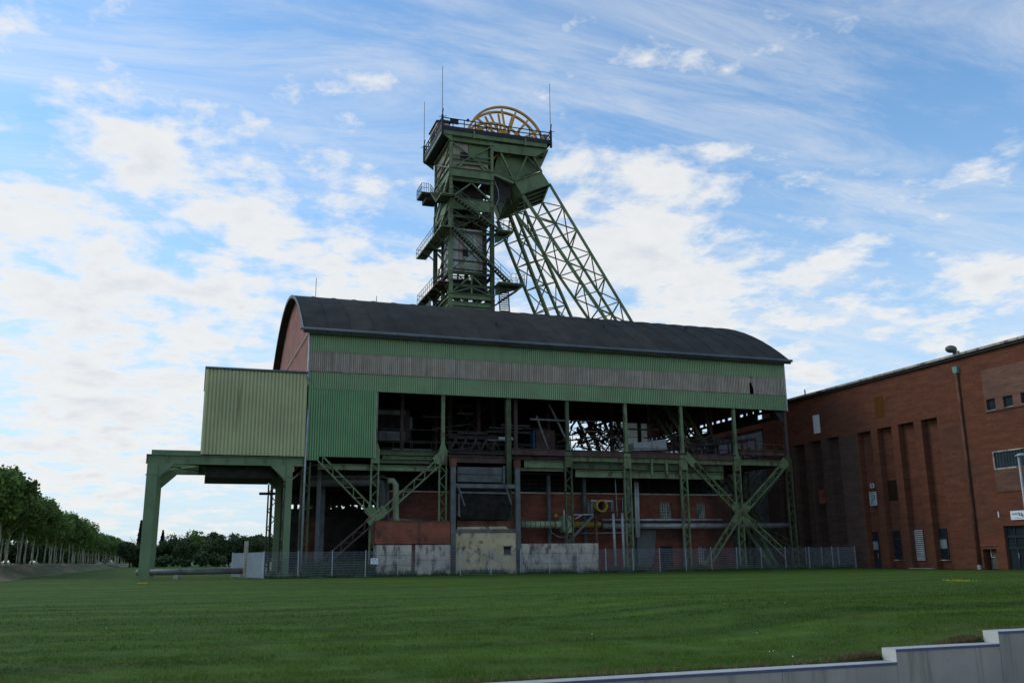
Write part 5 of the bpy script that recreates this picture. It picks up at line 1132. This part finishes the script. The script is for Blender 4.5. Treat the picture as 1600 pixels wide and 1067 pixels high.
# ================================================================== trees
def crown_mesh(name, seed, mat, n, rad, hgt, size, shape='round', tiers=0):
    r = np.random.RandomState(seed)
    if shape == 'cone':
        f = r.rand(n)**.6; z = (1-f)*hgt; k = (z/hgt*9) % 1.0
        R = rad*f*(.55+.45*(1-k)); a = r.rand(n)*2*np.pi; q = R*np.sqrt(r.rand(n)*.6+.4)
        C = np.stack([q*np.cos(a), q*np.sin(a), z - .12*q], 1)
    else:
        nb = 60; b = r.randn(nb, 3); b /= np.linalg.norm(b, axis=1)[:, None]; b *= (.35+.55*r.rand(nb))[:, None]
        cen = b*np.array([rad, rad, hgt/2]) + np.array([0, 0, hgt/2]); rr = (.17+.17*r.rand(nb))*min(rad, hgt/2)*1.15
        i = r.randint(0, nb, n); d = r.randn(n, 3); d /= np.linalg.norm(d, axis=1)[:, None]
        C = cen[i] + d*(rr[i]*(.45+.6*r.rand(n)))[:, None]
    s = size*(.6+.8*r.rand(n)); u = r.randn(n, 3); u /= np.linalg.norm(u, axis=1)[:, None]; v = np.cross(u, r.randn(n, 3)); v /= np.linalg.norm(v, axis=1)[:, None]
    u *= (s*.5)[:, None]; v *= (s*.5)[:, None]
    W = np.stack([C-u, C+v*.8, C+u, C-v*.8], 1).reshape(-1, 3)
    me = bpy.data.meshes.new(name); me.vertices.add(4*n); me.vertices.foreach_set('co', W.ravel()); me.loops.add(4*n); me.loops.foreach_set('vertex_index', np.arange(4*n)); me.polygons.add(n)
    me.polygons.foreach_set('loop_start', np.arange(n)*4); me.polygons.foreach_set('loop_total', np.full(n, 4)); me.materials.append(mat); me.update(calc_edges=True); me.validate(); return me
def trunk_mesh(seed, h, r0, mat, limbs=6, top=1.0):
    r = random.Random(seed); mb = MB(); pts = [(r.uniform(-.06, .06)*i, r.uniform(-.06, .06)*i, h*i/4) for i in range(5)]; mb.path(pts, r0, 8, r0*.55)
    for k in range(limbs):
        a = r.random()*6.28; z = h*r.uniform(.75, 1.0); l = r.uniform(1.2, 2.4)*top; mb.path([(0, 0, z), (l*.5*math.cos(a), l*.5*math.sin(a), z+l*.5), (l*math.cos(a), l*math.sin(a), z+l*1.1)], r0*.45, 5, r0*.15)
    return mb.mesh('trunk', mat, True)
cr = [crown_mesh('crown', s, M['leaf'], 5000, 3.15, 5.4, .33) for s in (1, 2, 3, 4)]
tk = [trunk_mesh(s, 4.6, .12, M['trunk'], 7) for s in (1, 2)]
def tree(name, label, cat, loc, trunk, crown, cz, sc=1.0, group=None, rz=0.0, scz=None):
    t = thing(name, label, cat, loc, group)
    link(trunk, 'trunk', loc, t, rz, (sc, sc, scz or sc)); crown = crown; link(crown, 'crown', V(loc)+V((0, 0, cz*(scz or sc))), t, rz, (sc, sc, scz or sc)); return t
rt = random.Random(5)
def hgt_at(y):
    xs, hs = [95, 110, 140, 204, 300, 420], [9.3, 8.8, 7.3, 6.2, 5.9, 5.8]
    return float(np.interp(y, xs, hs))
k = 0
for row, X in enumerate((-18.0, -22.4)):
    y = 96.0 + row*2.6
    while y < (400 if row == 0 else 330):
        zb = bank_z(X, y); s = hgt_at(y)/9.0*rt.uniform(.93, 1.06); px = X + rt.uniform(-.3, .3)
        tree('plane_tree', 'pale trunked young tree in the ' + ('front' if row == 0 else 'rear') + ' row of the avenue on the bank', 'tree', (px, y, zb-.05), tk[k % 2], cr[k % 4], 3.6, s, 'avenue trees in the ' + ('front' if row == 0 else 'rear') + ' row', rt.random()*6.28)
        k += 1; y += 6.0 + (y-96)*.004
bush = [crown_mesh('crown', 30+s, M['leaf_d'], 2200, 2.6, 4.2, .55) for s in range(2)]; tkb = trunk_mesh(9, 1.2, .16, M['bark'], 4, .6)
for i in range(26):
    y = 100+i*9.5; X = -30 - rt.uniform(0, 6); s = rt.uniform(.8, 1.25)
    tree('hedge_tree', 'dark bushy low tree behind the avenue rows', 'tree', (X, y, bank_z(X, y)-.1), tkb, bush[i % 2], .4, s, 'low trees behind the avenue', rt.random()*6.28)
for i in range(12):
    y = 345+i*9; X = -34 + i*2.6
    tree('hedge_tree', 'dark bushy low tree closing the far end of the avenue', 'tree', (X, y, -.1), tkb, bush[i % 2], .4, 1.7, 'low trees at the far end of the avenue', rt.random()*6.28)
# wood behind the gantry
br = [crown_mesh('crown', 50+s, M['leaf_d'], 5200, 5.2, 9.0, .62) for s in range(3)]; con = crown_mesh('crown', 60, M['needle'], 5200, 2.9, 12, .75, 'cone'); col_ = crown_mesh('crown', 61, M['needle'], 4200, 1.7, 12, .7, 'cone')
opn = crown_mesh('crown', 66, M['leaf'], 1300, 3.2, 7.5, .55)
tkf = trunk_mesh(12, 6, .3, M['bark'], 5, 1.4)
FYW = 215.0
WOOD = [('conifer', 221, 812, col_, 12, 'tall narrow dark conifer rising behind the outer gantry leg'), ('conifer', 242, 822, col_, 12, 'narrow dark conifer between the outer gantry leg and the layered conifer'), ('conifer', 255, 827, con, 12, 'layered dark conifer standing at the edge of the wood'),
    ('broadleaf', 275, 829, br[0], 9, 'loose crowned tree beside the layered conifer'), ('broadleaf', 301, 818, opn, 7.5, 'light open topped tree rising above the wood'), ('broadleaf', 318, 828, br[1], 9, 'dense dark tree between the open topped tree and the cedar'),
    ('cedar', 347, 822, br[2], 9, 'broad flat topped cedar in the middle of the wood'), ('broadleaf', 376, 827, br[0], 9, 'rounded green tree beside the cedar'), ('broadleaf', 397, 826, br[1], 9, 'rounded green tree near the lattice frame'), ('broadleaf', 415, 829, br[2], 9, 'green tree half hidden by the lattice frame'),
    ('broadleaf', 232, 842, br[1], 9, 'low dark tree filling the gap below the conifers'), ('broadleaf', 262, 845, br[2], 9, 'low dark tree under the layered conifer'), ('broadleaf', 292, 838, br[0], 9, 'dark tree below the open topped tree'), ('broadleaf', 335, 836, br[0], 9, 'dark tree filling the wood below the cedar'),
    ('broadleaf', 360, 836, br[1], 9, 'dark lower tree below the rounded tree beside the cedar'), ('broadleaf', 206, 838, br[2], 9, 'pale far tree at the end of the avenue'), ('broadleaf', 440, 832, br[0], 9, 'green tree seen behind the hall corner'), ('broadleaf', 475, 834, br[1], 9, 'green tree seen through the open bay beside the gantry'), ('broadleaf', 520, 832, br[2], 9, 'green tree deep behind the open bay beside the gantry')]
for i, (nm, px, py, cm, ch, lab) in enumerate(WOOD):
    y = FYW + (i % 3)*5 + (8 if i < 10 else 0); p = SY(px, py, y); H = p[2]; 
    if nm == 'conifer': s = H/12.6; tree(nm+'_tree', lab, 'tree', (p[0], y, -.1), tkf, cm, .6, s*.9, scz=s)
    else: s = H/(ch+2.4); tree(nm+'_tree', lab, 'tree', (p[0], y, -.1), tkf, cm, 1.2, max(s, .62)*1.0, rz=i*1.3, scz=s)
tree('yard_tree', 'leafy tree close behind the open bay beside the gantry of the hall', 'tree', (16.5, 124, 0), tkf, br[1], 1.5, .95)
sh = crown_mesh('crown', 80, M['weed'], 1600, 2.4, 2.6, .34); tks = trunk_mesh(13, .6, .08, M['bark'], 3, .4)
for i, (px, s, lab) in enumerate(((257, 1.0, 'rounded light shrub below the layered conifer'), (322, 1.2, 'wide pale green shrub in front of the wood'), (340, .9, 'smaller pale green shrub beside the wide shrub'), (285, .7, 'small dark shrub at the foot of the wood'))):
    p = SY(px, 880, 190.0); tree('shrub', lab, 'shrub', (p[0], 190, -.05), tks, sh, .1, s, rz=i)
# ================================================================== weeds at the fence and the foot of the hall
def blades(name, X, Y, Z, h, wd, mat, seed, lean=.5):
    r = np.random.RandomState(seed); n = len(X); a = r.rand(n)*2*np.pi; b = r.rand(n)*2*np.pi
    hh = h*(.6+.8*r.rand(n)); w_ = wd*(.6+.8*r.rand(n))
    P0 = np.stack([X-np.cos(a)*w_, Y-np.sin(a)*w_, Z], 1); P1 = np.stack([X+np.cos(a)*w_, Y+np.sin(a)*w_, Z], 1); P2 = np.stack([X+np.cos(b)*hh*lean, Y+np.sin(b)*hh*lean, Z+hh], 1)
    W = np.stack([P0, P1, P2], 1).reshape(-1, 3); me = bpy.data.meshes.new(name); me.vertices.add(3*n); me.vertices.foreach_set('co', W.ravel()); me.loops.add(3*n); me.loops.foreach_set('vertex_index', np.arange(3*n)); me.polygons.add(n)
    me.polygons.foreach_set('loop_start', np.arange(n)*3); me.polygons.foreach_set('loop_total', np.full(n, 3)); me.materials.append(mat); me.update(calc_edges=True)
    ob = bpy.data.objects.new(name, me); col.objects.link(ob); ob['kind'] = 'stuff'; return ob
r = np.random.RandomState(2)
n = 340000; iy = r.uniform(1/68., 1/11.33, n); Y = 1/iy; X = (-.42*Y-3) + r.rand(n)*(1.66*Y+8); ok = (X < 61.5) & (X > -14) & (r.rand(n) < np.clip((66-Y)/46, 0, 1))
X, Y = X[ok], Y[ok]
def fld(X, Y, s, seed, m=14):
    q = np.random.RandomState(seed); v = 0
    for i in range(m): a = q.rand()*6.28; kf = s*(.5+1.5*q.rand()); v = v + np.sin(kf*(X*np.cos(a)+Y*np.sin(a)) + q.rand()*6.28)
    return v/math.sqrt(m/2)
clump = np.clip(1 + .35*fld(X, Y, 3.0, 1) + .25*fld(X, Y, 11.0, 2), .35, 2.4)
o = blades('grass', X, Y, lawn_z(X, Y)-.004, .030*(1+.012*Y)*clump*np.clip((75-Y)/50, .2, 1), .0030*np.minimum(Y/11, 3), None, 4, .9); 
def mk_blade(name, c1, c2, c3):
    m = bpy.data.materials.new(name); m.use_nodes = True; t = m.node_tree; t.nodes.clear(); g = G(t); geo = g.n('ShaderNodeNewGeometry'); P = geo.outputs['Position']
    mp = g.n('ShaderNodeMapping', inp={0: P, 'Scale': (.05, .55, 1)}).outputs[0]
    c = g.mix(g.ss(g.noise(mp, 1.0, 6, .6, .4), .34, .66), c1, c2); c = g.mix(g.m('MULTIPLY', g.ss(g.noise(P, .45, 9, .75), .54, .68), .6), c, c3); c = g.mix(g.m('MULTIPLY', g.ss(g.noise(P, 1.7, 6, .7), .5, .7), .5), c, tuple(q*.6 for q in c1)); c = g.mix(g.ss(geo.outputs['Random Per Island'], .80, 1.0), c, c3)
    rr = g.m('MULTIPLY_ADD', geo.outputs['Random Per Island'], .5, .72); c = g.mix(1.0, c, g.n('ShaderNodeCombineXYZ', inp={0: rr, 1: rr, 2: rr}).outputs[0], 'MULTIPLY')
    d = g.n('ShaderNodeBsdfDiffuse', inp={'Color': c}); tr = g.n('ShaderNodeBsdfTranslucent', inp={'Color': c}); mx = g.n('ShaderNodeMixShader', inp={0: .3}); t.links.new(d.outputs[0], mx.inputs[1]); t.links.new(tr.outputs[0], mx.inputs[2])
    oo = g.n('ShaderNodeOutputMaterial'); t.links.new(mx.outputs[0], oo.inputs[0]); return m
M['blade'] = mk_blade('grass blades', (.042, .086, .011), (.102, .185, .025), (.17, .165, .045)); o.data.materials[0] = M['blade']
M['dry'] = mk_blade('dry grass blades', (.13, .095, .045), (.20, .15, .075), (.28, .22, .12))
# dry tufts along the wall and at its steps
n = 4200; X = r.uniform(-3, 18, n); Y = 11.33+np.abs(r.randn(n))*.05
X2 = np.concatenate([RX1 - np.abs(r.randn(1800))*.28 - .02, RX2 - np.abs(r.randn(2000))*.32 - .02]); Y2 = 11.34+r.rand(3800)*.28; Z2 = np.concatenate([np.full(1800, RZ0-.03), np.full(2000, RZ1-.03)])
Xd = np.concatenate([X, X2]); Yd = np.concatenate([Y, Y2]); Zd = np.maximum(lawn_z(Xd, Yd), np.where(Xd < RX1, RZ0, np.where(Xd < RX2, RZ1, RZ2))-.03)-.005
mb = MB(); xs_ = np.linspace(-6, 20, 200)
for x in xs_: z = float(lawn_z(x, 11.29)); mb.v += [(x, 11.305, -.3), (x, 11.305, z+.002)]
for i in range(199): mb.f.append((2*i, 2*i+2, 2*i+3, 2*i+1))
kind(mb.build('soil_edge', mk('dark soil', (.06, .042, .028), .4, 9, .95, bump=.5, bscale=30)), 'structure')
blades('dry_grass', Xd, Yd, Zd, .075, .005, M['dry'], 6, .9)
n = 9000; X = r.uniform(5.5, 61, n); Y = 75.2+np.abs(r.randn(n))*1.2; kk = (np.sin(X*.9)+np.sin(X*2.3+1)) > -.4
blades('weeds', X[kk], Y[kk], np.zeros(kk.sum()), .45, .03, M['weed'], 7, .45)
n = 7000; X = r.uniform(5.5, 60, n); Y = 74.95+r.randn(n)*.12; kk = fld(X, Y, 1.2, 9) > -.5; blades('fence_grass', X[kk], Y[kk], np.zeros(kk.sum()), .2, .016, M['weed'], 12, .4)
n = 3500; X = r.uniform(8.6, 14, n); Y = r.uniform(76, 80, n); blades('tall_weeds', X, Y, np.zeros(n), 1.0, .05, M['weed'], 8, .4)
# daisies and a yellow flowering patch
M['daisy'] = mk('white petals', (.8, .8, .76)); M['dandelion'] = mk('yellow petals', (.55, .40, .03))
n = 12; Y = 1/r.uniform(1/40., 1/11.6, n); X = -.2*Y + r.rand(n)*1.3*Y; mb = MB()
for x, y in zip(X, Y): z = float(lawn_z(x, y)); q = .006*(1+y/40); mb.add([(x-q, y-q, z+.05), (x+q, y-q, z+.05), (x+q, y+q, z+.06), (x-q, y+q, z+.06)], [(0, 1, 2, 3)])
kind(mb.build('daisies', M['daisy']), 'stuff')
for nm, c, sx, sy, lab in (('flower_patch', SZ(1497, 907, .05), .24, .3, 'yellow flowering patch on the lawn before the brick building'), ('flower_patch', SZ(222, 911, .05), .3, .4, 'faint yellow flowering patch near the outer gantry leg')):
    m_ = 60 if 'brick' in lab else 16; mb = MB()
    for i in range(m_):
        x = c[0]+r.randn()*sx*.5; y = c[1]+r.randn()*sy*1.2; z = float(lawn_z(x, y))+.05+r.rand()*.05; q = .03; mb.add([(x-q, y, z-.03), (x+q, y, z-.03), (x+q, y+.02, z+.03), (x-q, y+.02, z+.03)], [(0, 1, 2, 3)])
    tag(mb.build(nm, M['dandelion']), lab, 'flowers')
